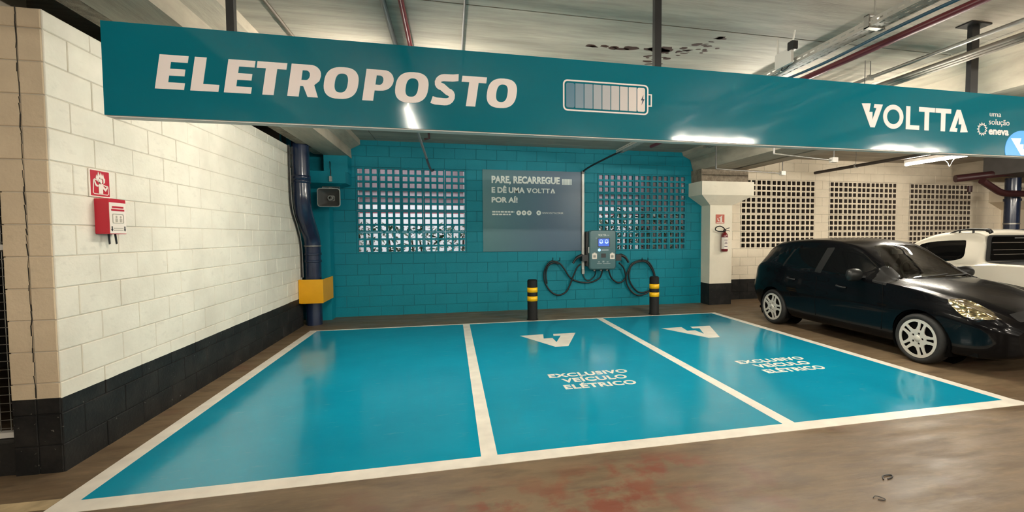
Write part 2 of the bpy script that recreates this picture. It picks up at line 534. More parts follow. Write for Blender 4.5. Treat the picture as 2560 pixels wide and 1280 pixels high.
def block_row(parent, a0, a1, z0, z1, joint, m, put, name='concrete_block', jit=.0012):
    """one course between a0 and a1, joints at joint + 0.4 n; put(a, z) -> location, rotation"""
    k0 = math.ceil((a0 - joint) / .4 + 1e-6); cuts = [a0]
    x = joint + .4 * k0
    while x < a1 - 1e-6:
        cuts.append(x); x += .4
    cuts.append(a1)
    c2 = [cuts[0]]
    for c in cuts[1:-1]:
        if c - c2[-1] > .03 and a1 - c > .03: c2.append(c)
    c2.append(cuts[-1])
    for p, q in zip(c2[:-1], c2[1:]):
        o = bpy.data.objects.new(name, block_me(q - p, z1 - z0, m))
        loc, rz = put((p + q) / 2, (z0 + z1) / 2)
        o.location = loc; o.rotation_euler = (random.uniform(-1, 1) * .004, 0, rz + random.uniform(-1, 1) * .003)
        if rz == 0: o.location.y += random.uniform(-jit, jit)
        else: o.location.x += random.uniform(-jit, jit)
        link(o, parent)


# --- left wall (white) with its beige end
wl = MB().box(-.978, XLW - .006, YLC + .006, -.72, -.02, 2.90).build('wall_left', M_MORT_W, kind='structure', label='white painted concrete block wall with a black painted foot')
ztops = [2.7795 - .2 * k for k in range(0, 15)]
rows = [(2.7795, 2.90)] + [(z - .2, z) for z in ztops]
for i, (z0, z1) in enumerate(rows):
    z0 = max(z0, -.02)
    if z1 <= .0: continue
    jo = -5.469 if i % 2 == 1 else -5.469 + .2
    block_row(wl, YLC, -.72, z0, z1, jo + (.0 if i != 0 else 0), M_WHITE, lambda a, z: ((XLW, a, z), math.pi / 2))
    for xa, xb in ((-.985, -.862), (-.856, -.735)):
        o = bpy.data.objects.new('concrete_block', block_me(xb - xa + .006, z1 - z0, M_BEIGE))
        o.location = ((xa + xb) / 2, YLC - .002 + random.uniform(-.0015, .0015), (z0 + z1) / 2)
        o.rotation_euler = (0, random.uniform(-.012, .012), 0); link(o, wl)

ck = MB(); rc = random.Random(5); zz0 = .49
while zz0 < 2.9:
    h = rc.uniform(.03, .09); x0_, x1_ = -.859 + rc.uniform(-.004, .004), -.859 + rc.uniform(-.004, .004); w_k = rc.uniform(.0015, .004)
    ck.add([(x0_ - w_k, YLC - .0045, zz0), (x0_ + w_k, YLC - .0045, zz0), (x1_ + w_k, YLC - .0045, zz0 + h), (x1_ - w_k, YLC - .0045, zz0 + h)], [(0, 1, 2, 3)]); zz0 += h
ck.build('crack', M_GAP, wl)

# --- pierced block
COB = {}


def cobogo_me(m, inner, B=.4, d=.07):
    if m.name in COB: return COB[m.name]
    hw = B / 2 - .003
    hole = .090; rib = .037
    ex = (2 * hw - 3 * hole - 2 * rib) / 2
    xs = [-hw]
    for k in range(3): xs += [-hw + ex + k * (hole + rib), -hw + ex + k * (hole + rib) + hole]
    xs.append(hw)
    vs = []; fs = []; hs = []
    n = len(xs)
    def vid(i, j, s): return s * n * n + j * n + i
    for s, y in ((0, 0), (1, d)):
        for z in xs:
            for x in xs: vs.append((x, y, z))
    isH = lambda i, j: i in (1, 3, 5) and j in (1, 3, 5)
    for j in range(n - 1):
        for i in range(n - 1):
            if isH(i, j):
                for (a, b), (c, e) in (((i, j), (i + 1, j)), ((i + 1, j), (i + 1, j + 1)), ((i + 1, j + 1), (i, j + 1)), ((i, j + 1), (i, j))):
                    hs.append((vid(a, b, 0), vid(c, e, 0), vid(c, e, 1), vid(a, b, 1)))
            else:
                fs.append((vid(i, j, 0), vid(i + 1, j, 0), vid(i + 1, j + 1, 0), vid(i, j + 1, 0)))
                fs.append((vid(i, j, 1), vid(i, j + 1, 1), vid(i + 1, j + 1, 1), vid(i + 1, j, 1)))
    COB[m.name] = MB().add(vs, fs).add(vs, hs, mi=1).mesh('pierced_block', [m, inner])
    return COB[m.name]


def pierced_wall(name, x0, x1, y, zt, panels, m, mort, label, inner):
    """block wall facing -y with 2.0 x 1.6 m panels of pierced blocks"""
    core = MB(); b = y + .006; d = .09
    core.box(x0, x1, b, y + d, -.03, ZO)
    core.box(x0, x1, b, y + d, ZO + 1.6, zt)
    xs = x0
    for p in panels:
        if p > xs: core.box(xs, p, b, y + d, ZO, ZO + 1.6)
        xs = p + 2.0
    if xs < x1: core.box(xs, x1, b, y + d, ZO, ZO + 1.6)
    w = core.build(name, mort, kind='structure', label=label)
    zr = [(ZO - .2 * (k + 1), ZO - .2 * k) for k in range(6)] + [(ZO + .2 * k, ZO + .2 * k + .2) for k in range(8)]
    z = ZO + 1.6
    while z < zt - .01:
        zr.append((z, min(z + .2, zt))); z += .2
    for k, (z0, z1) in enumerate(sorted(zr)):
        z0 = max(z0, -.03); jo = panels[0] + (.2 if k % 2 else 0)
        spans = [(x0, x1)]
        if ZO - .01 < z0 < ZO + 1.59:
            spans = []; a = x0
            for p in panels:
                if p > a + .02: spans.append((a, p))
                a = p + 2.0
            if a < x1 - .02: spans.append((a, x1))
        for a, c in spans:
            if c - a < .41 and len(spans) > 1 and 0: pass
            block_row(w, a, c, z0, z1, jo, m, lambda q, zz: ((q, y, zz), 0))
    for p in panels:
        for i in range(5):
            for j in range(4):
                if p + .4 * i + .4 > x1 + .01: continue
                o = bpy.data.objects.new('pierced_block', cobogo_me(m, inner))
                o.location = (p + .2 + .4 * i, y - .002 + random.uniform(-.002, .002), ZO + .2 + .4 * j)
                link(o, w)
    return w


wb = pierced_wall('wall_back', -.45, 7.10, 0, 3.30, [0.0, XR2], M_TEAL, M_MORT_T, 'teal painted block wall with two pierced block panels behind the charging bays', mat('darker teal hole side', (.003, .11, .14), .8))  # hole sides use a darker teal than the block faces
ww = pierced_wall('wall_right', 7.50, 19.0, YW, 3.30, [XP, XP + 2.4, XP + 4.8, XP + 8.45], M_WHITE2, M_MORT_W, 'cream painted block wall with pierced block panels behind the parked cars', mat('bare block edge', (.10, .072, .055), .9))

# the rest of the shell, mostly behind the camera
MB().box(-.36 - 3.2, -.98, -.7, -.5, 0, 3.3).build('wall_storage', mat('grey storage wall', (.10, .09, .08), .8), kind='structure')
MB().box(-6.2, -6, -17, .6, 0, 3.3).build('wall_far_left', mat('grey far wall', (.30, .27, .22), .8, var=.2), kind='structure')
MB().box(-6, XR + .5, -17.2, -17, 0, 3.3).build('wall_front', mat('grey front wall', (.42, .38, .31), .8, var=.2), kind='structure')
MB().box(XR, XR + .2, -17, .6, 0, 3.3).build('wall_far_right', mat('grey side wall', (.40, .36, .29), .8, var=.2), kind='structure')
MB().box(19.0, XR, YW, YW + .2, 0, 3.3).build('wall_corner', M_WHITE2, kind='structure')

# ------------------------------------------------------------------ ceiling
cl = MB().box(-6, XR + .5, -17, .7, ZC + .03, ZC + .25).build('ceiling', M_GAP, kind='structure', label='grey streaked concrete slab ceiling on deep ribs')
ys = [-17.0, -13.3, -10.7, -8.1, -5.5, -2.9, -.30, .36]
xs = [-6.0, .376, 6.53, 12.8, XR + .5]
for i in range(len(xs) - 1):
    for j in range(len(ys) - 1):
        MB().box(xs[i] + .006, xs[i + 1] - .006, ys[j] + .007, ys[j + 1] - .007, ZC, ZC + .06).build('slab_panel', M_SLAB, cl)


def rib(poly, y0=-17, y1=-.02, m=M_BEAM):
    return MB().prism(poly, y0, y1, 'xz').build('concrete_rib', m, cl)


rib([(-.45, 2.92), (-.05, 2.92), (-.06, 3.09), (.10, 3.177), (.10, 3.28), (-.45, 3.28)])
rib([(6.56, 3.28), (6.59, 3.19), (6.76, 3.11), (6.83, 2.86), (7.42, 2.86), (7.42, 3.28)])
rib([(7.80, 3.28), (7.80, 2.93), (8.12, 2.93), (8.30, 3.12), (8.32, 3.28)], y1=YW - .02)
rib([(14.3, 3.28), (14.35, 2.9), (15.0, 2.9), (15.05, 3.28)], y1=YW - .02)
for ya, yb in ((-17, -1.30), (-.98, -.34)): MB().prism([(-.60, 2.925), (-.455, 2.921), (-.455, 3.02), (-.53, 3.0)], ya, yb, 'xz').build('broken_edge', M_ROUGH, cl)
# rust coloured splashes on the slab
sp = MB()
rs = random.Random(3)
for k in range(46):
    t = rs.random()
    u, v = (1465 + 200 * t, 112 + 12 * t + rs.uniform(-6, 6)) if k < 14 else (1600 + 225 * t, 158 - 58 * t + rs.uniform(-16, 16))
    q = at(u, v, 2, ZC)
    a = rs.uniform(.015, .07) * (1.3 if k < 14 else .8); b_ = a * rs.uniform(.12, .4); an = rs.uniform(-.5, .1) if k >= 14 else rs.uniform(-.1, .1)
    pl = []
    for i in range(12):
        w = 2 * math.pi * i / 12; rr = rs.uniform(.75, 1.1)
        x, y = a * rr * math.cos(w), b_ * 2 * rr * math.sin(w)
        pl.append((q.x + x * math.cos(an) - y * math.sin(an), q.y + x * math.sin(an) + y * math.cos(an)))
    sp.prism(pl, ZC - .0015, ZC + .001, 'xy')
sp.build('rust_stain', mat('rust stain', (.06, .022, .014), .7), cl, kind='stuff')

# ------------------------------------------------------------------ columns


def column(name, x0, x1, yf, yb, mcol, capx0, capx1, capyf, label, zb=2.12, z1=2.32, z2=2.6, sign=1):
    t = MB().box(x0, x1, yf, yb, 0, zb).build(name, mcol, kind='structure', label=label)
    m = MB()
    lo = [(x0, yf), (x1, yf), (x1, yb), (x0, yb)]; hi = [(capx0, capyf), (capx1, capyf), (capx1, yb), (capx0, yb)]
    vs = [(x, y, zb) for x, y in lo] + [(x, y, z1) for x, y in hi] + [(x, y, z2) for x, y in hi]
    fs = [(0, 1, 5, 4), (1, 2, 6, 5), (2, 3, 7, 6), (3, 0, 4, 7), (4, 5, 9, 8), (5, 6, 10, 9), (6, 7, 11, 10), (7, 4, 8, 11), (8, 9, 10, 11), (3, 2, 1, 0)]
    m.add(vs, fs).build('capital', mcol, t)
    return t


M_COLW = wall_paint('white column paint', (.86, .79, .65), (.62, .55, .43), dado=.46, dirt=.3, bump=.12)
M_COLT = wall_paint('teal column paint', (.002, .215, .285), (.002, .175, .235), dirt=.3, bump=.12)
c1 = column('column', 7.05, 7.57, -.35, YW, M_COLW, 6.74, 7.95, -.55, 'white square column with a flared capital between the teal and cream walls')
MB().box(6.80, 7.9, -.42, YW, 2.6, 2.87).build('packing', M_ROUGH, c1)
c2 = column('column', -.72, -.39, -.28, 0.0, M_COLT, -.72, -.07, -.47, 'teal painted column with a corbel in the left corner', 2.335, 2.42, 2.62)
MB().box(-.45, -.06, -.33, 0, 2.62, 2.918).build('packing', M_COLT, c2)
M_COLC = wall_paint('cream column paint', (.66, .57, .44), (.46, .38, .28), dirt=.3, bump=.12)
column('column', 16.05, 16.55, -.10, YW, M_COLC, 15.6, 17.0, -.35, 'cream column with a flared capital at the far right of the pierced wall')
# a pale column behind the camera whose round emblem the glossy banner mirrors
cb = column('column', -1.75, -1.05, -12.4, -11.7, mat('pale column paint', (.70, .68, .60), .5), -2.1, -.7, -12.6, 'pale column standing behind the camera, seen only in the banner gloss')

# ------------------------------------------------------------------ fluorescent tubes


def tube_light(x, y0, y1, z, label, k=1.0, rotz=0, arm=0):
    M_TUBE = mat('lit fluorescent tube %.2f' % k, (1, 1, 1), .4, emit=TUBE_COL, estr=TUBE * k)
    t = thing('tube_light', label, 'light', (x, (y0 + y1) / 2, z + .06), 'fluorescent tube lights', rotz)
    h = (y1 - y0) / 2
    MB().cyl((0, -h, -.06), (0, h, -.06), .021, n=12).build('lamp_tube', M_TUBE, t)
    MB().box(-.02, .02, -h - .03, h + .03, -.03, .02).build('batten', M_WPLAST, t)
    for s in (-1, 1):
        MB().box(-.017, .017, s * (h + .015) - .015, s * (h + .015) + .015, -.085, -.03).build('lamp_holder', M_WPLAST, t)
        if arm: MB().box(-arm, .02, s * h * .7 - .01, s * h * .7 + .01, .015, .025).build('bracket_arm', M_GREY, t)
        else: MB().cyl((0, s * h * .7, .02), (0, s * h * .7, ZC - z - .06), .004, n=6).build('hanger_rod', M_GREY, t)
    return t


tube_light(1.28, -4.66, -3.46, 2.78, 'fluorescent tube above the left teal bay, behind the banner', 2.0)
tube_light(5.73, -4.66, -3.42, 2.78, 'fluorescent tube above the right teal bay, behind the banner', 2.2)
tw = tube_light(9.95, -3.40, -2.20, 2.78, 'bright fluorescent tube hanging above the white pickup', 2.6)
tube_light(1.30, -9.1, -7.9, 2.78, 'fluorescent tube over the aisle on the left, mirrored in the banner', 1.2)
H = math.pi / 2
tube_light(2.7, -6.2, -5.0, 2.46, 'added crosswise fluorescent tube, unseen close behind the left half of the banner', .55, H, .425)  # fill lamp added to brighten the teal back wall
tube_light(6.1, -6.2, -5.0, 2.46, 'added crosswise fluorescent tube, unseen close behind the right half of the banner', 1.4, H, .425)  # second added fill lamp, for the column and the cream wall
tube_light(5.25, -9.46, -8.26, 2.78, 'crosswise fluorescent tube over the middle of the aisle, mirrored in the banner', 1.6, H)
tube_light(8.75, -9.66, -8.46, 2.78, 'crosswise fluorescent tube over the right of the aisle, mirrored in the banner', 2.0, H)
tube_light(14.3, -4.2, -3.0, 2.78, 'added fluorescent tube above the bay right of the pickup, out of view', 3.0)  # extra tube added to brighten the right-hand side
tube_light(-.4, -12.9, -11.7, 2.78, 'added crosswise fluorescent tube behind the camera on the left, out of view', 4.2, H)  # this and the next three are added, to light surfaces facing the camera
tube_light(4.4, -13.6, -12.4, 2.78, 'added crosswise fluorescent tube straight behind the camera, out of view', 4.2, H)
tube_light(9.2, -13.1, -11.9, 2.78, 'added crosswise fluorescent tube behind the camera on the right, out of view', 4.2, H)
tube_light(13.8, -11.6, -10.4, 2.78, 'added crosswise fluorescent tube in the far right of the aisle, out of view', 4.2, H)
MB().tube(smooth_path([(.0, -.05, -.06), (.05, -.09, -.12), (.02, -.15, -.20), (-.02, -.22, -.13), (0, -.26, -.06)], 5), .004, n=6).build('loose_wire', M_WPLAST, tw)

# ------------------------------------------------------------------ hanging banner
BF = -6.12
bn = thing('hanging_banner', 'long glossy teal banner reading ELETROPOSTO hung across the front of the bays', 'sign', (3.3, -6.07, 2.17))


def loc_of(t): return -Vector(t.location)


def child(me_o, t):
    """re-express a part built in world coordinates in the frame of its thing"""
    me_o.data.transform(Matrix.Translation(loc_of(t))); return me_o


child(MB().box(-.145, 6.95, BF, BF + .09, 2.172, 2.68).build('panel', M_VINYL, bn), bn)
child(MB().box(-.14, 6.94, BF + .01, BF + .08, 2.166, 2.173).build('bottom_edge', M_WPLAST, bn), bn)
for x, w in ((.468, .04), (3.15, .05), (6.04, .08)):
    p = MB().box(x - w / 2, x + w / 2, -6.085, -6.045, 2.68, ZC)
    if w > .06: p.box(x - .11, x + .11, -6.13, -6.0, ZC - .012, ZC - .002)
    child(p.build('hanging_post', M_BLACK, bn), bn)


def arc(cx, cy, rx, ry, a0, a1, n=10):
    return [(cx + rx * math.cos(R(a0 + (a1 - a0) * k / n)), cy + ry * math.sin(R(a0 + (a1 - a0) * k / n))) for k in range(n + 1)]


def sup(cx, cy, rx, ry, e=2.6, n=40):
    o = []
    for k in range(n):
        t = 2 * math.pi * k / n; c, s = math.cos(t), math.sin(t)
        o.append((cx + rx * math.copysign(abs(c) ** (2 / e), c), cy + ry * math.copysign(abs(s) ** (2 / e), s)))
    return o


def stroke(pts, w):
    pts = [Vector(p) for p in pts]; l = []; r = []
    for i, p in enumerate(pts):
        t = (pts[min(i + 1, len(pts) - 1)] - pts[max(i - 1, 0)]).normalized(); n = Vector((-t.y, t.x))
        l.append(p + n * w / 2); r.append(p - n * w / 2)
    return [tuple(q) for q in l] + [tuple(q) for q in reversed(r)]


def glyph(c):
    """bold display capitals in a unit box: list of outlines"""
    if c == 'E': return [[(0, 0), (1, 0), (1, .2), (.42, .2), (.42, .4), (.95, .4), (.95, .6), (.42, .6), (.42, .8), (1, .8), (1, 1), (0, 1)]]
    if c == 'L': return [[(0, 0), (1, 0), (1, .21), (.42, .21), (.42, 1), (0, 1)]]
    if c == 'T': return [[(.31, 0), (.69, 0), (.69, .8), (1, .8), (1, 1), (0, 1), (0, .8), (.31, .8)]]
    if c == 'O': return [sup(.5, .5, .5, .5), sup(.5, .5, .19, .30)]
    if c in 'PR':
        bowl = [(0, 1)] + [(.55, 1)] + arc(.62, .67, .38, .33, 80, -80)
        inn = [(.38, .82), (.52, .82)] + arc(.53, .665, .11, .145, 80, -80, 6) + [(.52, .52), (.38, .52)]
        if c == 'P': return [[(0, 0), (.38, 0), (.38, .335), (.55, .335)] + list(reversed(bowl)), inn]
        leg = [(0, 0), (.37, 0), (.37, .33), (.47, .33), (.66, 0), (1.0, 0), (.82, .38)]
        return [leg + [(.97, .52), (1, .67)] + arc(.62, .67, .38, .33, 10, 80)[1:] + [(.55, 1), (0, 1)], inn]
    if c == 'S':
        mid = [(.97, .93)] + [(.75, .90), (.5, .895)] + arc(.42, .74, .25, .155, 95, 260, 8) + arc(.58, .27, .24, .17, 80, -95, 8) + [(.4, .105), (.2, .11), (.03, .15)]
        return [stroke([Vector((a, b)) for a, b in mid], .235)]


def letters(spec, z0, z1, sh, y, parent, m, name='letter'):
    for c, x0, x1 in spec:
        ol = [[(x0 + a * (x1 - x0) + sh * b * (z1 - z0), z0 + b * (z1 - z0)) for a, b in o] for o in glyph(c)]
        o = place_me(fill2d(ol, .0012), name, m, PL_WALL, (0, y, 0), parent)
        child(o, parent)


SH = .155; dz = .19 * SH
letters([('E', .099, .240), ('L', .271, .411), ('E', .439, .578), ('T', .618 - dz, .775 - dz), ('R', .769, .936), ('O', .972 - dz * .5, 1.164 - dz * .5),
         ('P', 1.184, 1.37 - dz * .7), ('O', 1.379 - dz * .5, 1.575 - dz * .5), ('S', 1.594 - dz * .3, 1.761 - dz * .7), ('T', 1.787 - dz, 1.943 - dz), ('O', 1.939 - dz * .4, 2.137 - dz * .6)],
        2.330, 2.520, SH, BF - .001, bn, M_PRINT)


def flat(outl, name, m, y, parent, plane=PL_WALL, x=None):
    o = place_me(fill2d(outl, .0012), name, m, plane, (0, y, 0) if x is None else (x, 0, 0), parent)
    return child(o, parent)


def txt(s, x0, x1, z0, z1, m, y, parent, bold=.02, plane=PL_WALL, x=None, name='lettering', shear=0):
    me = fit_me(text_me(s, bold, shear), x0, x1, z0, z1)
    o = place_me(me, name, m, plane, (0, y, 0) if x is None else (x, 0, 0), parent)
    return child(o, parent)


# battery pictogram
b0, b1, c0, c1_ = 2.447, 3.062, 2.338, 2.545
flat([rrect(b0, b1, c0, c1_, .03), rrect(b0 + .010, b1 - .010, c0 + .010, c1_ - .010, .022)], 'battery_outline', M_PRINT, BF - .001, bn)
flat([[(b1, 2.398), (b1 + .026, 2.398), (b1 + .026, 2.484), (b1, 2.484), (b1, 2.476), (b1 + .017, 2.476), (b1 + .017, 2.406), (b1, 2.406)]], 'battery_outline', M_PRINT, BF - .001, bn)
for k in range(9):
    f = k / 8
    a = b0 + .022 + k * .0637; m = mat('battery bar %d' % k, (.11 + .70 * f, .225 + .505 * f, .32 + .37 * f), .3)
    flat([rrect(a, a + .058, c0 + .022, c1_ - .022, .012 if k in (0, 8) else .002)], 'battery_cell', m, BF - .001, bn)
bx, bz = b1 - .044, 2.44
flat([[(bx + .006, bz + .035), (bx - .012, bz - .002), (bx, bz - .002), (bx - .008, bz - .035), (bx + .014, bz + .006), (bx + .002, bz + .006)]], 'bolt_mark', mat('navy print', (.02, .05, .10), .3), BF - .0025, bn)

# VOLTTA word mark
z0, z1 = 2.345, 2.530
flat([logo_v(4.861, 5.063, z0, z1)], 'letter', M_PRINT, BF - .001, bn)
flat([sup(5.168, (z0 + z1) / 2, .100, (z1 - z0) / 2 + .003, 2.0), sup(5.168, (z0 + z1) / 2, .062, (z1 - z0) / 2 - .034, 2.0)], 'letter', M_PRINT, BF - .001, bn)
flat([[(5.293, z0), (5.429, z0), (5.429, z0 + .035), (5.335, z0 + .035), (5.335, z1), (5.293, z1)]], 'letter', M_PRINT, BF - .001, bn)
for a in (5.422, 5.591):
    flat([[(a + .058, z0), (a + .105, z0), (a + .105, z1 - .037), (a + .163, z1 - .037), (a + .163, z1), (a, z1), (a, z1 - .037), (a + .058, z1 - .037)]], 'letter', M_PRINT, BF - .001, bn)
flat([logo_v(5.741, 5.938, z0, z1, True)], 'letter', M_PRINT, BF - .001, bn)
txt('uma', 6.170, 6.297, 2.494, 2.523, M_PRINT, BF - .001, bn, .0)
txt('solução', 6.165, 6.395, 2.414, 2.474, M_PRINT, BF - .001, bn, .0)
txt('eneva', 6.166, 6.390, 2.340, 2.386, M_PRINT, BF - .001, bn, .035)
sun_o = []; sun_i = []
for k in range(26):
    r_ = .059 if k % 2 else .041
    t = 2 * math.pi * k / 26; sun_o.append((6.094 + r_ * math.cos(t), 2.382 + r_ * math.sin(t)))
    r_ = .047 if k % 2 else .029; sun_i.append((6.094 + r_ * math.cos(t), 2.382 + r_ * math.sin(t)))
flat([sun_o, sun_i], 'sun_mark', M_PRINT, BF - .001, bn)
# round mark at the right end, its glow put into the material
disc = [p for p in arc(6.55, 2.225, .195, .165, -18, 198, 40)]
flat([disc], 'emissive_disc', mat('emissive blue disc', (.05, .3, .7), .3, emit=srgb(50, 150, 240), estr=.26), BF - .001, bn)
flat([logo_v(6.415, 6.70, 2.178, 2.325)], 'emissive_mark', mat('emissive white mark', (.7, .8, .9), .3, emit=srgb(175, 215, 255), estr=.26), BF - .0025, bn)

# ------------------------------------------------------------------ poster and wall trunking
po = thing('poster', 'blue-grey poster reading PARE, RECARREGUE on the teal wall between the panels', 'poster', (3.32, 0, 1.18))


def poster_mat():
    m, nt, b = nodes('poster print')
    g = nt.nodes.new('ShaderNodeNewGeometry'); sx = nt.nodes.new('ShaderNodeSeparateXYZ'); nt.links.new(g.outputs['Position'], sx.inputs[0])
    mr = nt.nodes.new('ShaderNodeMapRange'); mr.inputs[1].default_value = 2.3; mr.inputs[2].default_value = 3.7
    nt.links.new(sx.outputs[0], mr.inputs[0])
    c = mixn(nt, mr.outputs[0], (.052, .170, .190), (.042, .100, .165))
    nt.links.new(c, b.inputs['Base Color']); b.inputs['Roughness'].default_value = .35
    return m


child(MB().box(2.32, 4.322, -.012, -.002, 1.18, 2.788).build('sheet', poster_mat(), po), po)
PY = -.013
P = lambda u, v: at(u, v, 1, PY)
M_PP = mat('poster lettering', (.66, .72, .68), .4)


def ptxt(s, u0, v0, u1, v1, bold=.04, parent=po, y=PY, m=M_PP):
    a = at(u0, v1, 1, y); b = at(u1, v0, 1, y)
    return txt(s, a.x, b.x, a.z, b.z, m, y, parent, bold)


zp = lambda x, y: (1190 + x / 8, 400 + y / 8)
ptxt('PARE, RECARREGUE', *zp(312, 345), *zp(1675, 485))
ptxt('E DÊ UMA', *zp(312, 520), *zp(975, 655))
ptxt('POR AÍ!', *zp(312, 722), *zp(832, 850))
a, b = P(*zp(1012, 660)), P(*zp(1585, 575))
w_ = b.x - a.x; h_ = b.z - a.z
flat([logo_v(a.x, a.x + .17 * w_, a.z, b.z)], 'lettering', M_PP, PY, po)
txt('OLTT', a.x + .19 * w_, a.x + .81 * w_, a.z, b.z, M_PP, PY, po, .02)
flat([logo_v(a.x + .83 * w_, b.x, a.z, b.z, True)], 'lettering', M_PP, PY, po)
a, b = P(*zp(1718, 495)), P(*zp(1915, 385))
for k in range(7):
    x_ = a.x + (b.x - a.x) * (k / 7 + .02); flat([[(x_, a.z), (x_ + .11 * (b.x - a.x), a.z), (x_ + .11 * (b.x - a.x), b.z), (x_, b.z)]], 'battery_cell', M_PP, PY, po)
for u in (855, 960, 1065, 1255):
    q = P(*zp(u, 1058)); flat([sup(q.x, q.z, .047, .047, 2), sup(q.x, q.z, .014, .012, 4)], 'contact_icon', M_PP, PY, po)
# two lines of small print, too fine to read in the photograph, and the web address
for (u0, v0, u1, v1) in ((325, 1022, 765, 1050), (325, 1075, 705, 1100)):
    a = P(*zp(u0, v1)); b = P(*zp(u1, v0)); k = a.x
    while k < b.x:
        w = random.uniform(.03, .07); flat([[(k, a.z), (min(k + w, b.x), a.z), (min(k + w, b.x), b.z), (k, b.z)]], 'small_print', M_PP, PY, po); k += w + .012
ptxt('WWW.VOLTTA.COM.BR', *zp(1325, 1048), *zp(1745, 1080), .0)

tr = thing('wall_trunking', 'narrow white vertical cable trunking beside the poster', 'trunking', (4.347, 0, .74))
child(MB().rbox(4.325, 4.372, -.055, -.002, .74, 2.745, .006).build('duct', M_WPLAST, tr), tr)
child(MB().rbox(4.322, 4.375, -.06, -.002, 2.745, 2.80, .006).build('top_cap', M_GREY, tr), tr)
child(MB().rbox(4.322, 4.375, -.06, -.002, .70, .80, .006).build('bottom_cap', M_GALV, tr), tr)

# ------------------------------------------------------------------ EV charger
ch = thing('ev_charger', 'blue-grey wall charger with a lit screen and two looped black cables', 'charger', (4.73, 0, .8))
M_CHG = mat('charger shell', (.055, .145, .165), .28, coat=.3)
X0, X1 = 4.42, 4.985; CY = -.26
child(MB().rbox(X0 - .03, X1 + .01, CY + .07, -.002, .86, 1.57, .02).build('rear_housing', M_DARK, ch), ch)
shell = child(MB().rbox(X0, X1, CY, CY + .08, .80, 1.60, .05, ch=.018).build('front_shell', M_CHG, ch), ch)
fy = CY - .001
zc = lambda x, y: (1330 + x / 5.334, 540 + y / 5.334)


def crect(x0, y0, x1, y1, name, m, y=fy, par=ch, r=.006):
    a = at(*zc(x0, y1), 1, y); b = at(*zc(x1, y0), 1, y)
    return flat([rrect(a.x, b.x, a.z, b.z, r)], name, m, y, par), a, b


crect(876, 292, 1040, 412, 'screen_bezel', M_DARK)
_, a, b = crect(886, 302, 1030, 404, 'screen', mat('lit screen', (.05, .1, .3), .2, emit=srgb(60, 115, 245), estr=.30), fy - .002)
M_SCR = mat('screen white', (.6, .7, .9), .3, emit=srgb(170, 205, 255), estr=.32)
for k in (0, 1):
    xx = a.x + (b.x - a.x) * (.08 + .5 * k); ww_ = (b.x - a.x) * .34
    flat([sup(xx + ww_ / 2, a.z + (b.z - a.z) * .62, ww_ * .45, (b.z - a.z) * .28, 2), sup(xx + ww_ / 2, a.z + (b.z - a.z) * .62, ww_ * .36, (b.z - a.z) * .20, 2)], 'screen_dial', M_SCR, fy - .004, ch)
    txt('0.0', xx, xx + ww_, a.z + (b.z - a.z) * .42, a.z + (b.z - a.z) * .62, M_SCR, fy - .004, ch, .04)
q = at(*zc(898, 453), 1, fy)
flat([sup(q.x, q.z, .028, .028, 2)], 'status_light', mat('status led', (.2, .4, .9), .3, emit=srgb(120, 180, 255), estr=1.2), fy, ch)
crect(925, 447, 1022, 460, 'status_bar', mat('status bar', (.45, .52, .58), .3))
crect(922, 500, 985, 556, 'card_reader', M_DARK)
for x in (803, 1040):
    crect(x, 500, x + 63, 575, 'white_label', M_SIGNW); crect(x + 18, 488, x + 45, 502, 'label_tab', M_SIGNW)
    crect(x + 14, 522, x + 48, 556, 'label_print', mat('label grey print', (.30, .29, .26), .5), fy - .002)
a, b = at(*zc(883, 268), 1, fy), at(*zc(992, 240), 1, fy)
txt('VOLTTA', a.x, b.x, a.z, b.z, M_PP, fy, ch, .02)
for (x0, y0, x1, y1) in ((880, 606, 905, 618), (940, 598, 965, 618), (995, 606, 1020, 618), (868, 630, 930, 638), (945, 630, 1045, 638), (868, 684, 1045, 688), (1003, 252, 1030, 262)):
    crect(x0, y0, x1, y1, 'small_print', mat('charger small print', (.30, .38, .39), .4), r=.001)
crect(848, 290, 870, 300, 'small_print', mat('charger small print', (.30, .38, .39), .4), r=.001)
child(MB().box(X0 - .012, X0, CY + .02, CY + .06, 1.14, 1.26).build('side_latch', M_WPLAST, ch), ch)
for x in (4.56, 4.70, 4.83):
    child(MB().cyl((x, CY + .12, .80), (x, CY + .12, .765), .025, n=12).build('cable_gland', M_GALV, ch), ch)


def holster(x, s):
    h = child(MB().rbox(min(x, x + s * .12), max(x, x + s * .12), -.22, -.03, .97, 1.10, .02).build('plug_holster', M_DARK, ch), ch)
    g = MB().tube(smooth_path([(x + s * .06, -.16, 1.06), (x + s * .14, -.17, 1.08), (x + s * .23, -.17, 1.03), (x + s * .30, -.16, .93)], 5), [.035] * 6 + [.030] * 5 + [.024] * 5, n=12)
    child(g.build('charging_plug', M_DARK, ch), ch)


holster(X0 - .02, -1); holster(X1 + .01, 1)


def cable(pts, name='charging_cable', r=.017, par=ch):
    q = [at(*zc(x, y), 1, d) for x, y, d in pts]
    return child(MB().tube(smooth_path(q, 6), r, n=8).build(name, M_CABLE, par), par)


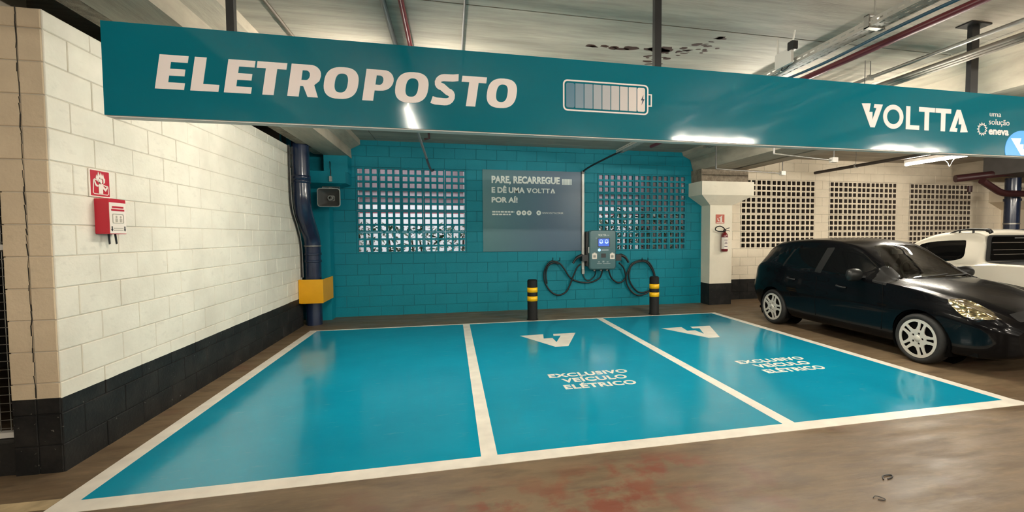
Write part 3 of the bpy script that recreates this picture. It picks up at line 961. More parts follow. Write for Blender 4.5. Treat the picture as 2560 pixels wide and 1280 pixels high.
cable([(940, 722, -.15), (905, 820, -.10), (810, 876, -.06), (690, 886, -.05), (565, 858, -.05), (490, 800, -.06), (430, 705, -.08), (365, 630, -.09), (275, 603, -.09), (205, 650, -.08), (160, 770, -.05),
       (180, 900, -.04), (255, 1010, -.04), (355, 1055, -.04), (455, 1010, -.05), (515, 895, -.07), (555, 790, -.09), (600, 690, -.12), (650, 640, -.15)])
cable([(360, 640, -.11), (290, 625, -.11), (215, 668, -.10), (185, 775, -.07), (200, 900, -.06)], 'charging_cable', .015)
cable([(1022, 722, -.15), (1060, 825, -.09), (1145, 888, -.06), (1225, 855, -.06), (1275, 745, -.08), (1330, 640, -.09), (1440, 592, -.09), (1540, 605, -.09), (1605, 690, -.07), (1640, 820, -.05),
       (1605, 960, -.04), (1510, 1015, -.04), (1410, 1008, -.04), (1320, 905, -.05), (1290, 780, -.07), (1335, 655, -.10), (1440, 606, -.11), (1535, 625, -.11), (1620, 760, -.07), (1625, 900, -.05), (1560, 1010, -.06), (1430, 1058, -.06),
       (1330, 1010, -.06), (1262, 900, -.07), (1248, 780, -.10), (1215, 680, -.13), (1160, 625, -.16)])
cable([(850, 722, -.15), (832, 800, -.08), (762, 858, -.05), (702, 830, -.04), (672, 738, -.03)], 'supply_cable', .012)
for x in (270, 362, 1453, 1530):
    q = at(*zc(x, 585), 1, -.07)
    child(MB().tube([(q.x, -.002, q.z - .02), (q.x, -.09, q.z - .02), (q.x, -.13, q.z + .0), (q.x, -.135, q.z + .05)], .008, n=8).build('cable_hook', M_BLACK, ch), ch)

# ------------------------------------------------------------------ bollards


def bollard(x, y, label):
    t = thing('bollard', label, 'bollard', (x, y, 0), 'bollards in front of the charger')
    MB().lathe([(.001, .715), (.070, .715), (.084, .705), (.090, .685), (.090, .004), (.094, .0)], (0, 0, 0), n=28).build('post', M_RUBBER, t)
    for z in (.49, .335):
        MB().lathe([(.090, z), (.0925, z), (.0925, z + .085), (.090, z + .085)], (0, 0, 0), n=28).build('yellow_band', M_YELB, t)
    MB().lathe([(.0, .0), (.105, .0), (.105, .006), (.09, .008)], (0, 0, 0), n=28).build('base_flange', M_RUBBER, t)


bollard(3.105, -1.09, 'black bollard with two yellow bands left of the charger cables')
bollard(5.44, -1.10, 'black bollard with two yellow bands in front of the right cable loop')

# ------------------------------------------------------------------ left wall: blanket sign and box
sg = thing('fire_blanket_sign', 'square red sign with a white figure under flames on the white wall', 'sign', (XLW, -5.247, 1.78))
sx = XLW + .008
child(MB().box(XLW + .001, sx, -5.345, -5.150, 1.782, 1.975).build('plate', M_SIGNW, sg), sg)
flat([rrect(-5.335, -5.155, 1.790, 1.967, .004)], 'red_field', M_RED, 0, sg, PL_LEFT, sx)
sgx = sx + .0022
S2 = lambda pts: [(-5.335 + p[0] * .18, 1.790 + p[1] * .177) for p in pts]
figs = [
    [S2(stroke([(.14, .62), (.10, .12), (.16, .08), (.86, .07), (.92, .12), (.90, .42)], .035))],
    [S2(stroke([(.14, .62), (.20, .66), (.32, .62), (.52, .50), (.78, .42), (.90, .42)], .04))],
    [S2([(.40, .08), (.62, .08), (.62, .30), (.76, .20), (.90, .38), (.86, .44), (.76, .32), (.60, .46), (.42, .48), (.36, .36), (.24, .38), (.14, .60), (.20, .64), (.28, .46), (.40, .42)])],
    [sup(-5.335 + .50 * .18, 1.790 + .60 * .177, .018, .018, 2)],
    [S2([(.34, .62), (.26, .70), (.30, .84), (.35, .78), (.40, .97), (.48, .82), (.54, .95), (.60, .80), (.66, .90), (.70, .74), (.76, .70), (.74, .56), (.66, .50), (.66, .64), (.60, .72), (.52, .66), (.46, .76), (.42, .66)])]]
for f in figs: flat(f, 'pictogram', M_SIGNW, 0, sg, PL_LEFT, sgx)

fbx = thing('fire_blanket_box', 'red fire blanket box with a white label and two black pull straps', 'fire blanket', (XLW, -5.2, 1.52))
y0, y1, z0, z1 = -5.30, -5.125, 1.522, 1.772
child(MB().rbox(XLW + .001, XLW + .085, y0, y1, z0, z1, .008, axis='x').build('case', M_RED, fbx), fbx)
bx_ = XLW + .086
flat([rrect(y0 + .004, y1 - .004, z0 + .004, z1 - .026, .003)], 'white_label', M_SIGNW, 0, fbx, PL_LEFT, bx_)
flat([rrect(y0 + .03, y1 - .03, z1 - .065, z1 - .052, .001)], 'label_lettering', M_RED, 0, fbx, PL_LEFT, bx_ + .0022)
flat([rrect(y0 + .022, y1 - .022, z1 - .085, z1 - .072, .001)], 'label_lettering', M_RED, 0, fbx, PL_LEFT, bx_ + .0022)
M_PALE = mat('label drawing grey', (.45, .41, .34), .5)
flat([rrect(y0 + .03, y1 - .03, z0 + .075, z0 + .145, .01), rrect(y0 + .036, y1 - .036, z0 + .081, z0 + .139, .008)], 'label_drawing', M_PALE, 0, fbx, PL_LEFT, bx_ + .0022)
for k in (.35, .6):
    yy = y0 + (y1 - y0) * k
    flat([sup(yy + .01, z0 + .122, .008, .008, 2, 16)], 'label_drawing', M_PALE, 0, fbx, PL_LEFT, bx_ + .0022)
    flat([rrect(yy, yy + .022, z0 + .085, z0 + .112, .004)], 'label_drawing', M_PALE, 0, fbx, PL_LEFT, bx_ + .0022)
for yy in (y0 + .022, y1 - .022):
    flat([[(yy - .004, z0 + .055), (yy - .004, z0 + .033), (yy - .010, z0 + .033), (yy, z0 + .018), (yy + .010, z0 + .033), (yy + .004, z0 + .033), (yy + .004, z0 + .055)]], 'arrow_mark', M_DARK, 0, fbx, PL_LEFT, bx_ + .0022)
for k in range(2):
    flat([rrect(y0 + .04, y1 - .04, z0 + .038 - .014 * k, z0 + .044 - .014 * k, .001)], 'label_lettering', M_PALE, 0, fbx, PL_LEFT, bx_ + .0022)
for yy, dy in ((y0 + .05, .006), (y0 + .115, .012)):
    s_ = MB()
    s_.prism([(yy, z0 + .01), (yy + .018, z0 + .01), (yy + .018 + dy, z0 - .07), (yy + .004 + dy, z0 - .075)], XLW + .040, XLW + .044, 'yz')
    child(s_.build('pull_strap', M_BLACK, fbx), fbx)

# ------------------------------------------------------------------ blue pipe, guard, flexible conduit
bp_ = thing('drain_pipe', 'navy blue vertical drain pipe in the left corner, bent half way up', 'pipe', (-.57, -.66, 0))
path = [(-.585, -1.14, 3.26), (-.585, -1.14, 2.3), (-.585, -1.13, 2.05), (-.583, -1.06, 1.88), (-.58, -.86, 1.66), (-.578, -.70, 1.48), (-.575, -.66, 1.30), (-.575, -.66, .9), (-.575, -.66, 0)]
child(MB().tube(smooth_path(path, 6), .126, n=24).build('pipe_run', M_BLUE, bp_), bp_)
for z in (2.42, 2.36):
    child(MB().lathe([(.12, z - .03), (.136, z - .03), (.136, z + .03), (.12, z + .03)], (-.585, -1.14, 0), n=24).build('coupling', M_BLUE, bp_), bp_)
for z in (1.20, 1.08):
    child(MB().lathe([(.12, z - .02), (.136, z - .02), (.136, z + .02), (.12, z + .02)], (-.575, -.66, 0), n=24).build('coupling', M_BLUE, bp_), bp_)
child(MB().lathe([(.12, 1.325), (.133, 1.325), (.133, 1.345), (.12, 1.345)], (-.575, -.66, 0), n=24).build('strap', M_GALV, bp_), bp_)
fx = thing('flexible_conduit', 'thin flexible conduit running down beside the blue pipe', 'conduit', (-.70, -1.0, .8))
child(MB().tube(smooth_path([(-.705, -1.29, 2.9), (-.705, -1.29, 2.4), (-.705, -1.28, 2.1), (-.705, -1.22, 1.90), (-.705, -1.03, 1.68), (-.705, -.90, 1.5), (-.705, -.83, 1.28), (-.705, -.81, .82)], 6), .014, n=8).build('sleeve', M_BLACK, fx), fx)
child(MB().tube(smooth_path([(-.685, -1.31, 2.55), (-.685, -1.31, 2.3), (-.685, -1.29, 2.08), (-.685, -1.23, 1.88), (-.685, -1.05, 1.67), (-.685, -.92, 1.48), (-.685, -.85, 1.26), (-.685, -.83, .82)], 6), .008, n=8).build('wire', M_GREY, fx), fx)

yg = thing('pipe_guard', 'yellow bent steel guard around the foot of the blue pipe', 'guard', (-.53, -.95, .40))
child(MB().box(-.70, -.355, -.955, -.945, .405, .79).build('front_plate', M_YEL, yg), yg)
child(MB().box(-.363, -.355, -.945, -.29, .405, .79).build('side_plate', M_YEL, yg), yg)
child(MB().box(-.70, -.355, -.96, -.945, .399, .407).build('rolled_edge', M_YEL, yg), yg)
child(MB().box(-.72, -.70, -.96, -.90, .405, .79).build('wall_flange', M_YEL, yg), yg)

# ------------------------------------------------------------------ horn loudspeaker
sk = thing('horn_speaker', 'grey square horn loudspeaker on the teal corner column', 'loudspeaker', (-.32, -.3, 2.15))
M_HORN = mat('horn plastic', (.32, .33, .31), .45)
prof = [(.012, .0), (.0, .004), (.0, .02), (.03, .10), (.07, .17), (.115, .24), (.125, .27)]   # inset, depth
rings = []
cx, cz, hw_, hh = -.32, 2.158, .182, .158
def ring(ins, y, k=1.0): return [(p[0], y, p[1]) for p in rrect(cx - hw_ + ins, cx + hw_ - ins, cz - hh + ins * .85, cz + hh - ins * .85, max(.008, .045 - ins * .2), 4)]
def loft_rings(rs):
    m = MB(); n = len(rs[0]); vs = [p for r in rs for p in r]
    m.add(vs, [(k * n + i, k * n + (i + 1) % n, (k + 1) * n + (i + 1) % n, (k + 1) * n + i) for k in range(len(rs) - 1) for i in range(n)], True); return m
outer = loft_rings([ring(.012, -.60), ring(.0, -.605), ring(-.003, -.595), ring(.003, -.58), ring(.03, -.52), ring(.075, -.44), ring(.118, -.36), ring(.14, -.33)])
child(outer.build('horn_shell', M_HORN, sk), sk)
child(loft_rings([ring(.012, -.60), ring(.03, -.54), ring(.06, -.48), ring(.10, -.42), ring(.13, -.40)]).build('horn_mouth', mat('horn mouth', (.10, .10, .095), .5), sk), sk)
child(MB().lathe([(.028, -.0), (.042, .0), (.042, .10), (.028, .10), (.028, 0)], (cx, -.50, cz), (0, 1, 0), n=20).build('throat_ring', M_HORN, sk), sk)
child(MB().cyl((cx, -.40, cz), (cx, -.30, cz), .07, n=20).build('driver', M_HORN, sk), sk)
br = MB(); br.tube([(cx - .13, -.50, cz + .14), (cx - .13, -.46, cz + .19), (cx + .15, -.46, cz + .19), (cx + .15, -.50, cz + .14)], .010, n=8)
br.box(cx - .03, cx + .03, -.46, -.28, cz + .17, cz + .20)
child(br.build('bracket', M_GALV, sk), sk)
jb = thing('junction_box', 'small grey cable box and lead above the horn loudspeaker', 'cable box', (-.30, -.47, 2.48))
child(MB().rbox(-.325, -.285, -.52, -.472, 2.44, 2.53, .006).build('box', M_GPLAST, jb), jb)
child(MB().tube(smooth_path([(-.305, -.50, 2.53), (-.30, -.50, 2.60), (-.315, -.48, 2.68), (-.33, -.40, 2.75), (-.345, -.36, 2.80)], 5), .007, n=8).build('lead', M_BLACK, jb), jb)

# ------------------------------------------------------------------ extinguisher and its sign
es = thing('extinguisher_sign', 'small red extinguisher sign on the white column', 'sign', (7.285, -.35, 1.73))
child(MB().box(7.183, 7.384, -.358, -.351, 1.735, 1.925).build('plate', mat('faded sign red', (.50, .09, .05), .45), es), es)
flat([rrect(7.285, 7.325, 1.765, 1.875, .012)], 'pictogram', M_SIGNW, -.359, es)
flat([[(7.255, 1.86), (7.30, 1.885), (7.33, 1.905), (7.335, 1.89), (7.27, 1.845)]], 'pictogram', M_SIGNW, -.359, es)
flat([[(7.20, 1.75), (7.36, 1.75), (7.36, 1.762), (7.20, 1.762)]], 'pictogram', M_SIGNW, -.359, es)
flat([stroke([(7.225, 1.845), (7.235, 1.80), (7.265, 1.785)], .02)], 'pictogram', M_SIGNW, -.359, es)
ex = thing('fire_extinguisher', 'red fire extinguisher with a white label hanging on the white column', 'fire extinguisher', (7.345, -.43, 1.14))
MB().lathe([(.0, 0), (.055, 0), (.068, .012), (.070, .03), (.070, .33), (.062, .37), (.036, .395), (.026, .41), (.026, .43), (.0, .43)], (0, 0, 0), n=24).build('cylinder', mat('extinguisher red', (.16, .008, .012), .3, coat=.3), ex)
lb = MB()
n = 18; vs = []
for z in (.06, .30):
    for i in range(n + 1):
        t = R(-180 + 180 * i / n); vs.append((.0713 * math.cos(t), .0713 * math.sin(t), z))
lb.add(vs, [(i, i + 1, n + 2 + i, n + 1 + i) for i in range(n)], True).build('label_sheet', M_SIGNW, ex)
for z, wdt in ((.235, 60), (.19, 40), (.165, 50), (.10, 55)):
    q = MB(); vs = []
    for zz in (z, z + .014):
        for i in range(7):
            t = R(-90 - wdt / 2 + wdt * i / 6 - 5); vs.append((.072 * math.cos(t), .072 * math.sin(t), zz))
    q.add(vs, [(i, i + 1, 8 + i, 7 + i) for i in range(6)], True).build('label_print', mat('label dark print', (.12, .08, .10), .5), ex)
MB().box(-.02, .02, -.025, .025, .43, .465).tube([(0, -.02, .46), (.04, -.05, .49), (.075, -.06, .50)], .008, n=8).tube([(0, -.02, .44), (.05, -.05, .44), (.08, -.06, .43)], .007, n=8).build('valve_handle', M_BLACK, ex)
MB().tube(smooth_path([(0, -.02, .45), (-.05, -.04, .50), (-.14, -.05, .535), (-.23, -.05, .51), (-.245, -.05, .46), (-.19, -.06, .43), (-.10, -.06, .425), (-.03, -.05, .42)], 5), .011, n=8).build('hose', M_RUBBER, ex)
MB().box(-.015, .015, .0, .08, .38, .41).build('wall_hook', M_GALV, ex)

# ------------------------------------------------------------------ overhead services


def along_y(name, label, cat, x, z, r, y0, y1, m, clamps=(), n=12):
    t = thing(name, label, cat, (x, y0, z))
    child(MB().cyl((x, y0, z), (x, y1, z), r, n=n).build('run', m, t), t)
    for y in clamps:
        child(MB().box(x - r - .012, x + r + .012, y - .015, y + .015, z - r - .006, z + r + .006).build('clamp', M_GALV, t), t)
        child(MB().cyl((x, y, z + r), (x, y, ZC), .005, n=6).build('hanger_rod', M_GREY, t), t)
    return t


t = thing('ceiling_conduit', 'grey conduit under the ceiling ending in a bent tail in front of the left panel', 'conduit', (1.225, -9, 3.2))
child(MB().cyl((1.225, -12, ZC - .022), (1.235, -2.6, ZC - .022), .020, n=12).build('run', M_GREY, t), t)
child(MB().tube([(1.30, -3.4, 2.84), (1.345, -.55, 2.74)], .018, n=10).build('low_run', M_GREY, t), t)
child(MB().tube(smooth_path([(1.333, -1.3, 2.765), (1.345, -.7, 2.73), (1.37, -.3, 2.70), (1.40, -.12, 2.735)], 6), .020, n=10).build('tail', M_CABLE, t), t)
t = thing('sprinkler_pipe', 'thin red pipe under the ceiling above the left bay', 'pipe', (1.365, -9, 3.2))
child(MB().cyl((1.365, -12, ZC - .030), (1.365, -2.2, ZC - .030), .021, n=12).build('run', M_REDP, t), t)
child(MB().tube([(1.365, -2.3, ZC - .03), (1.372, -1.3, ZC - .05), (1.378, -1.25, ZC - .17), (1.30, -1.25, ZC - .19)], .020, n=10).build('elbow', M_DKRED, t), t)
along_y('ceiling_conduit', 'thin brown conduit flush with the ceiling right of the red pipe', 'conduit', 1.828, ZC - .012, .010, -12, -3.2, M_GREY)
along_y('ceiling_conduit', 'brown conduit on the ceiling beside the left rib', 'conduit', .376, ZC - .014, .012, -12, -2.5, mat('brown conduit', (.13, .10, .07), .6))

# slotted cable tray
tray = thing('cable_tray', 'galvanised slotted cable tray hanging above the right end of the banner', 'cable tray', (4.6, -9, 2.95))


def slotted(w, L_, mk, rows=1):
    m = MB(); per = .075; n = int(L_ / per); sl = .011
    qs = [0]
    for r_ in range(rows):
        c = w * (r_ + .5) / rows; qs += [c - sl / 2, c + sl / 2]
    qs.append(w)
    for i in range(n):
        a = i * per
        for k in range(len(qs) - 1):
            p1 = a + per if k % 2 == 0 else a + .030
            m.add([mk(a, qs[k]), mk(p1, qs[k]), mk(p1, qs[k + 1]), mk(a, qs[k + 1])], [(0, 1, 2, 3)])
    return m


child(slotted(.05, 7.6, lambda p, q: (4.67, -9 + p, 2.94 + q)).build('slotted_side', M_TRAY, tray, kind='stuff'), tray)
child(slotted(.05, 7.6, lambda p, q: (4.55, -9 + p, 2.94 + q)).build('slotted_side', M_TRAY, tray, kind='stuff'), tray)
child(slotted(.12, 7.6, lambda p, q: (4.55 + q, -9 + p, 2.94), 3).build('slotted_base', M_TRAY, tray, kind='stuff'), tray)
for y in (-8.2, -6.45, -4.5, -2.6):
    child(MB().box(4.54, 4.68, y - .02, y + .02, 2.932, 2.939).box(4.54, 4.546, y - .02, y + .02, 2.932, 3.02).box(4.674, 4.68, y - .02, y + .02, 2.932, 3.02).box(4.54, 4.68, y - .02, y + .02, 3.015, 3.022).cyl((4.61, y, 3.02), (4.61, y, ZC), .006, n=6).build('hanger', M_GALV, tray), tray)
child(MB().tube(smooth_path([(4.60, -1.6, 2.95), (4.55, -1.0, 2.93), (4.42, -.35, 2.86), (4.352, -.05, 2.80)], 6), .018, n=8).build('outlet_sleeve', M_CABLE, tray), tray)
ct = thing('blue_cable', 'blue cable lying along the underside of the cable tray', 'cable', (4.70, -8, 2.92))
child(MB().tube(smooth_path([(4.705, -8.9, 2.925), (4.70, -7.5, 2.905), (4.71, -6.6, 2.92), (4.70, -5.9, 2.90), (4.705, -5.2, 2.92), (4.70, -4.0, 2.91)], 6), .012, n=8).build('sheath', mat('blue cable sheath', (.03, .09, .14), .5), ct), ct)

rt_ = thing('wifi_router', 'white router with two antennas fixed to the cable tray', 'router', (4.56, -5.6, 2.93))
c0_ = at(1955, 155, 0, 4.53)
child(MB().rbox(4.505, 4.53, c0_.y - .14, c0_.y + .06, c0_.z - .055, c0_.z + .075, .012, axis='x').build('case', M_WPLAST, rt_), rt_)
for dy, lean in ((-.02 + .06, 0), (-.16 + .03, -.04)):
    yy = c0_.y + dy
    child(MB().tube([(4.515, yy, c0_.z + .06), (4.515, yy + lean, c0_.z + .20)], [.009, .006], n=8).build('antenna', M_WPLAST, rt_), rt_)
child(MB().rbox(4.50, 4.545, c0_.y - .17, c0_.y - .10, c0_.z + .05, c0_.z + .12, .01, axis='x').build('power_adapter', M_DARK, rt_), rt_)
child(MB().tube(smooth_path([(4.52, c0_.y - .02, c0_.z - .05), (4.53, c0_.y + .0, c0_.z - .075), (4.535, c0_.y - .06, c0_.z - .07), (4.53, c0_.y - .12, c0_.z - .03)], 5), .005, n=6).build('lead', M_BLACK, rt_), rt_)

along_y('fire_pipe', 'dark red fire pipe hanging under the ceiling right of the cable tray', 'pipe', 5.27, 3.1, .030, -11, -1.3, mat('fire pipe enamel', (.115, .012, .018), .4), (-8.5, -4.0, -2.0))
along_y('ceiling_conduit', 'upper galvanised conduit hung on rods right of the fire pipe', 'conduit', 5.912, 3.1, .017, -11, -2.0, M_GALV, (-5.2, -7.4, -9.5))
for k, (x, z) in enumerate(((5.80, 2.955), (5.845, 2.95), (5.89, 2.945))):
    along_y('ceiling_conduit', ['left', 'middle', 'right'][k] + ' one of three low galvanised conduits near the right post', 'conduit', x, z, .017, -11, -2.2, mat('dull conduit', (.20, .175, .14), .5, metal=.1), (-5.2,) if k == 1 else ())
along_y('ceiling_conduit', 'dark thick pipe hanging under the ceiling in front of the cream wall', 'pipe', 9.85, 2.9, .032, -6, -.10, mat('dark brown pipe', (.04, .03, .025), .5), (-1.2, -4.5))


def drop_light(a, b, label):
    t = thing('conduit_drop', label, 'conduit', tuple(b))
    child(MB().cyl(a, b, .013, n=8).build('run', M_GALV, t), t)
    child(MB().rbox(b[0] - .01, b[0] + .09, b[1] - .04, b[1] + .04, b[2] - .035, b[2] + .045, .01).build('outlet_box', M_WPLAST, t), t)
    child(MB().cyl((b[0] + .04, b[1], b[2] + .04), (b[0] + .04, b[1], ZC), .008, n=8).build('hanger_rod', M_GREY, t), t)
    child(MB().cyl((a[0], a[1], a[2]), (a[0], a[1], ZC), .016, n=8).build('riser', M_GREY, t), t)


zz = lambda x, y: (1800 + x / 2.667, y / 2.667)
drop_light(at(*zz(360, 1025), 2, 2.72), at(*zz(745, 1068), 2, 2.72), 'galvanised conduit with a white outlet box hung below the banner')
drop_light(at(1790, 422, 2, 2.75), at(*zz(405, 1156), 2, 2.75), 'galvanised conduit with a white outlet box above the white column')

# far right pipes
t = thing('main_pipe', 'thick maroon pipe bending down beside the far column', 'pipe', (15.2, -.6, 2.6))
q0 = at(2388, 447, 1, -.6); q1 = at(2475, 437, 1, -.9); q2 = at(2560, 425, 1, -1.2)
child(MB().tube([q0, q1, q2], .085, n=16).build('run', M_DKRED, t), t)
q = [at(2455, 452, 1, -1.0), at(2480, 468, 1, -1.0), at(2500, 480, 1, -1.0), at(2520, 484, 1, -1.0), at(2575, 484, 1, -1.0)]
child(MB().tube(smooth_path(q, 5), .075, n=16).build('bend', M_DKRED, t), t)
child(MB().tube([at(2425, 465, 1, -.4), at(2424, 480, 1, -.4)], .05, n=12).build('outlet', M_DKRED, t), t)
t = thing('drain_pipe', 'navy blue vertical pipe beside the far cream column', 'pipe', (17.6, -.62, 0))
q = at(2530, 520, 1, -.62)
child(MB().cyl((q.x, -.62, 0), (q.x, -.62, 2.84), .15, n=20).build('run', M_BLUE, t), t)
child(MB().cyl((q.x, -.62, 2.28), (q.x, -.62, 2.34), .17, n=20).build('coupling', M_BLUE, t), t)
child(MB().cyl((q.x, -.62, 1.72), (q.x, -.62, 1.75), .16, n=20).build('strap', M_GALV, t), t)
MB().box(13.9, XR - .05, -3.4, -.75, 2.84, ZC).build('lowered_slab', mat('dark duct board', (.09, .083, .078), .8, var=.2), cl)

# ------------------------------------------------------------------ mesh gate at the far left
gt = thing('mesh_gate', 'welded wire mesh gate with white rails left of the beige wall end', 'gate', (-1.5, -5.5, 0))
g = MB()
for i in range(12): g.cyl((-1.0 - .055 * i, -5.5, .24), (-1.0 - .055 * i, -5.5, 2.8), .003, n=5)
child(g.build('vertical_wire', M_GALV, gt, kind='stuff'), gt)
g = MB()
for i in range(46): g.cyl((-1.62, -5.504, .26 + .055 * i), (-.985, -5.504, .26 + .055 * i), .003, n=5)
child(g.build('horizontal_wire', M_GALV, gt, kind='stuff'), gt)
for z, h in ((1.42, .035), (.205, .035), (2.82, .04)):
    child(MB().box(-1.65, -.975, -5.53, -5.48, z, z + h).build('rail', M_WPLAST, gt), gt)
MB().box(-3.4, -.986, -5.63, -5.4, 0, .2).build('trim_1', mat('black kerb paint', (.012, .011, .010), .6, bump=.3), kind='structure', label='black painted kerb under the mesh gate')
MB().box(-3.6, -3.4, -5.6, -.5, 0, 3.3).build('wall_storage_side', mat('grey storage wall', (.10, .09, .08), .8), kind='structure')
MB().box(-3.6, -1.66, -5.6, -5.4, .0, 3.3).build('wall_storage_front', mat('grey storage front', (.30, .26, .2), .8), kind='structure')
MB().box(-1.66, -.98, -5.6, -5.4, 2.86, 3.3).build('trim_2', mat('grey storage front', (.30, .26, .2), .8), kind='structure')
MB().box(-1.2, -.44, .0, .2, 0, 3.3).build('wall_corner_left', M_COLT, kind='structure')
MB().box(-1.0, -.985, -.75, .1, 0, 3.3).build('wall_gap', M_COLT, kind='structure')

# ------------------------------------------------------------------ vehicles


def pchip(xs, ys, x):
    xs = np.array(xs, float); ys = np.array(ys, float); h = np.diff(xs); d = np.diff(ys) / h
    m = np.zeros(len(xs)); m[0] = d[0]; m[-1] = d[-1]
    for i in range(1, len(xs) - 1):
        if d[i - 1] * d[i] > 0:
            w1 = 2 * h[i] + h[i - 1]; w2 = h[i] + 2 * h[i - 1]; m[i] = (w1 + w2) / (w1 / d[i - 1] + w2 / d[i])
    x = np.clip(x, xs[0], xs[-1]); k = np.clip(np.searchsorted(xs, x) - 1, 0, len(xs) - 2)
    t = (x - xs[k]) / h[k]
    return ((2 * t ** 3 - 3 * t ** 2 + 1) * ys[k] + (t ** 3 - 2 * t ** 2 + t) * h[k] * m[k] + (-2 * t ** 3 + 3 * t ** 2) * ys[k + 1] + (t ** 3 - t ** 2) * h[k] * m[k + 1])


def section(ctrl, per=7):
    """half section through control points (v, z), from sill to centre line"""
    c = [np.array(p, float) for p in ctrl]
    c = [2 * c[0] - c[1]] + c + [np.array([-c[-2][0], c[-2][1]])]
    out = []
    for i in range(1, len(c) - 2):
        p0, p1, p2, p3 = c[i - 1], c[i], c[i + 1], c[i + 2]
        for j in range(per):
            t = j / per
            out.append(.5 * (2 * p1 + (p2 - p0) * t + (2 * p0 - 5 * p1 + 4 * p2 - p3) * t * t + (3 * p1 - p0 - 3 * p2 + p3) * t ** 3))
    out.append(c[-2]); return np.array(out)


class Shell:
    """lofted body in (u along, v across, z up), cut into parts by outlines"""

    def __init__(s, us, ctrl_of, per=7):
        rows = []
        for u in us:
            h = section(ctrl_of(u), per); full = np.vstack([h, np.column_stack([-h[-2::-1, 0], h[-2::-1, 1]])])
            rows.append(np.column_stack([np.full(len(full), u), full]))
        s.P = np.array(rows); s.n, s.m = s.P.shape[:2]; s.lab = np.zeros((s.n - 1, s.m - 1), int)

    def bulge(s, f):
        s.P[:, :, 0] += f(s.P[:, :, 0], s.P[:, :, 1], s.P[:, :, 2])

    def cut(s, k, poly, ax, cond, snap=.035):
        """label the cells inside a closed outline seen along one axis; ax = the two coordinates used"""
        poly = np.array(poly, float); P = s.P
        cen = (P[:-1, :-1] + P[1:, :-1] + P[:-1, 1:] + P[1:, 1:]) / 4
        q = np.stack([cen[..., ax[0]], np.abs(cen[..., ax[1]]) if ax[1] == 1 else cen[..., ax[1]]], -1)
        if ax[0] == 1: q[..., 0] = np.abs(q[..., 0])
        ins = np.zeros(q.shape[:2], bool); n = len(poly)
        for i in range(n):
            a, b = poly[i], poly[(i + 1) % n]
            c = (a[1] > q[..., 1]) != (b[1] > q[..., 1])
            with np.errstate(divide='ignore', invalid='ignore'):
                xx = (b[0] - a[0]) * (q[..., 1] - a[1]) / (b[1] - a[1]) + a[0]
            ins ^= c & (q[..., 0] < xx)
        ins &= cond(cen[..., 0], cen[..., 1], cen[..., 2]) & (s.lab == 0)
        s.lab[ins] = k
        g = np.zeros((s.n + 1, s.m + 1), bool); g[1:-1, 1:-1] = ins
        cnt = g[:-1, :-1].astype(int) + g[1:, :-1] + g[:-1, 1:] + g[1:, 1:]
        tot = np.full((s.n, s.m), 4); tot[0] = tot[-1] = 2; tot[:, 0] = tot[:, -1] = 2
        for i, j in zip(*np.where((cnt > 0) & (cnt < tot))):
            p = s.P[i, j]; sg = np.array([1 if ax[0] != 1 else math.copysign(1, p[1]), 1])
            w = np.array([p[ax[0]] * sg[0], p[ax[1]]]); best = None
            for e in range(n):
                a, b = poly[e], poly[(e + 1) % n]; d = b - a; t = np.clip(((w - a) @ d) / (d @ d + 1e-12), 0, 1); c = a + d * t
                r = np.hypot(*(c - w))
                if best is None or r < best[0]: best = (r, c)
            if best[0] < snap:
                s.P[i, j, ax[0]] = best[1][0] * sg[0]; s.P[i, j, ax[1]] = best[1][1]

    def part(s, k, sel=None, off=0):
        ij = np.argwhere(s.lab == k); idx = {}; vs = []; fs = []
        for i, j in ij:
            if sel is not None and not sel((s.P[i, j] + s.P[i + 1, j + 1]) / 2): continue
            f = []
            for a, b in ((i, j), (i + 1, j), (i + 1, j + 1), (i, j + 1)):
                if (a, b) not in idx:
                    idx[(a, b)] = len(vs); p = s.P[a, b].copy()
                    if off:
                        t1 = s.P[min(a + 1, s.n - 1), b] - s.P[max(a - 1, 0), b]; t2 = s.P[a, min(b + 1, s.m - 1)] - s.P[a, max(b - 1, 0)]
                        nn = np.cross(t1, t2); nn /= (np.linalg.norm(nn) + 1e-9); p = p + nn * off
                    vs.append(p)
                f.append(idx[(a, b)])
            fs.append(tuple(f))
        return vs, fs

    def caps(s):
        return [s.P[0], s.P[-1]]


def circ(cu, cz, r, n=48): return [(cu + r * math.cos(2 * math.pi * k / n), cz + r * math.sin(2 * math.pi * k / n)) for k in range(n)]


M_BLKCAR = mat('black car paint', (.0028, .0028, .0034), .25, coat=.22, spec=.08)
M_BLKCAR.node_tree.nodes['Principled BSDF'].inputs['Coat Roughness'].default_value = .03
M_WHTCAR = mat('white car paint', (.78, .73, .62), .25, coat=1.0)
M_TINT = mat('tinted glass', (.0025, .0027, .003), .05, spec=.3)
M_TRIM = mat('black trim', (.016, .016, .016), .5)
M_TYRE = mat('tyre rubber', (.014, .013, .012), .75, bump=.3, bscale=60)
M_HUB = mat('hub cap silver', (.60, .56, .49), .4, metal=.2)
M_WELL = mat('wheel well', (.003, .003, .003), .9, spec=.1)


def glass_mat():
    m, nt, b = nodes('clear windscreen')
    tr_ = nt.nodes.new('ShaderNodeBsdfTransparent'); tr_.inputs[0].default_value = (.62, .68, .60, 1)
    gl = nt.nodes.new('ShaderNodeBsdfGlossy'); gl.inputs['Roughness'].default_value = .02
    fr = nt.nodes.new('ShaderNodeFresnel'); fr.inputs[0].default_value = 1.5
    mx = nt.nodes.new('ShaderNodeMixShader')
    nt.links.new(fr.outputs[0], mx.inputs[0]); nt.links.new(tr_.outputs[0], mx.inputs[1]); nt.links.new(gl.outputs[0], mx.inputs[2])
    nt.links.new(mx.outputs[0], nt.nodes['Material Output'].inputs[0]); return m


M_GLASS = glass_mat()


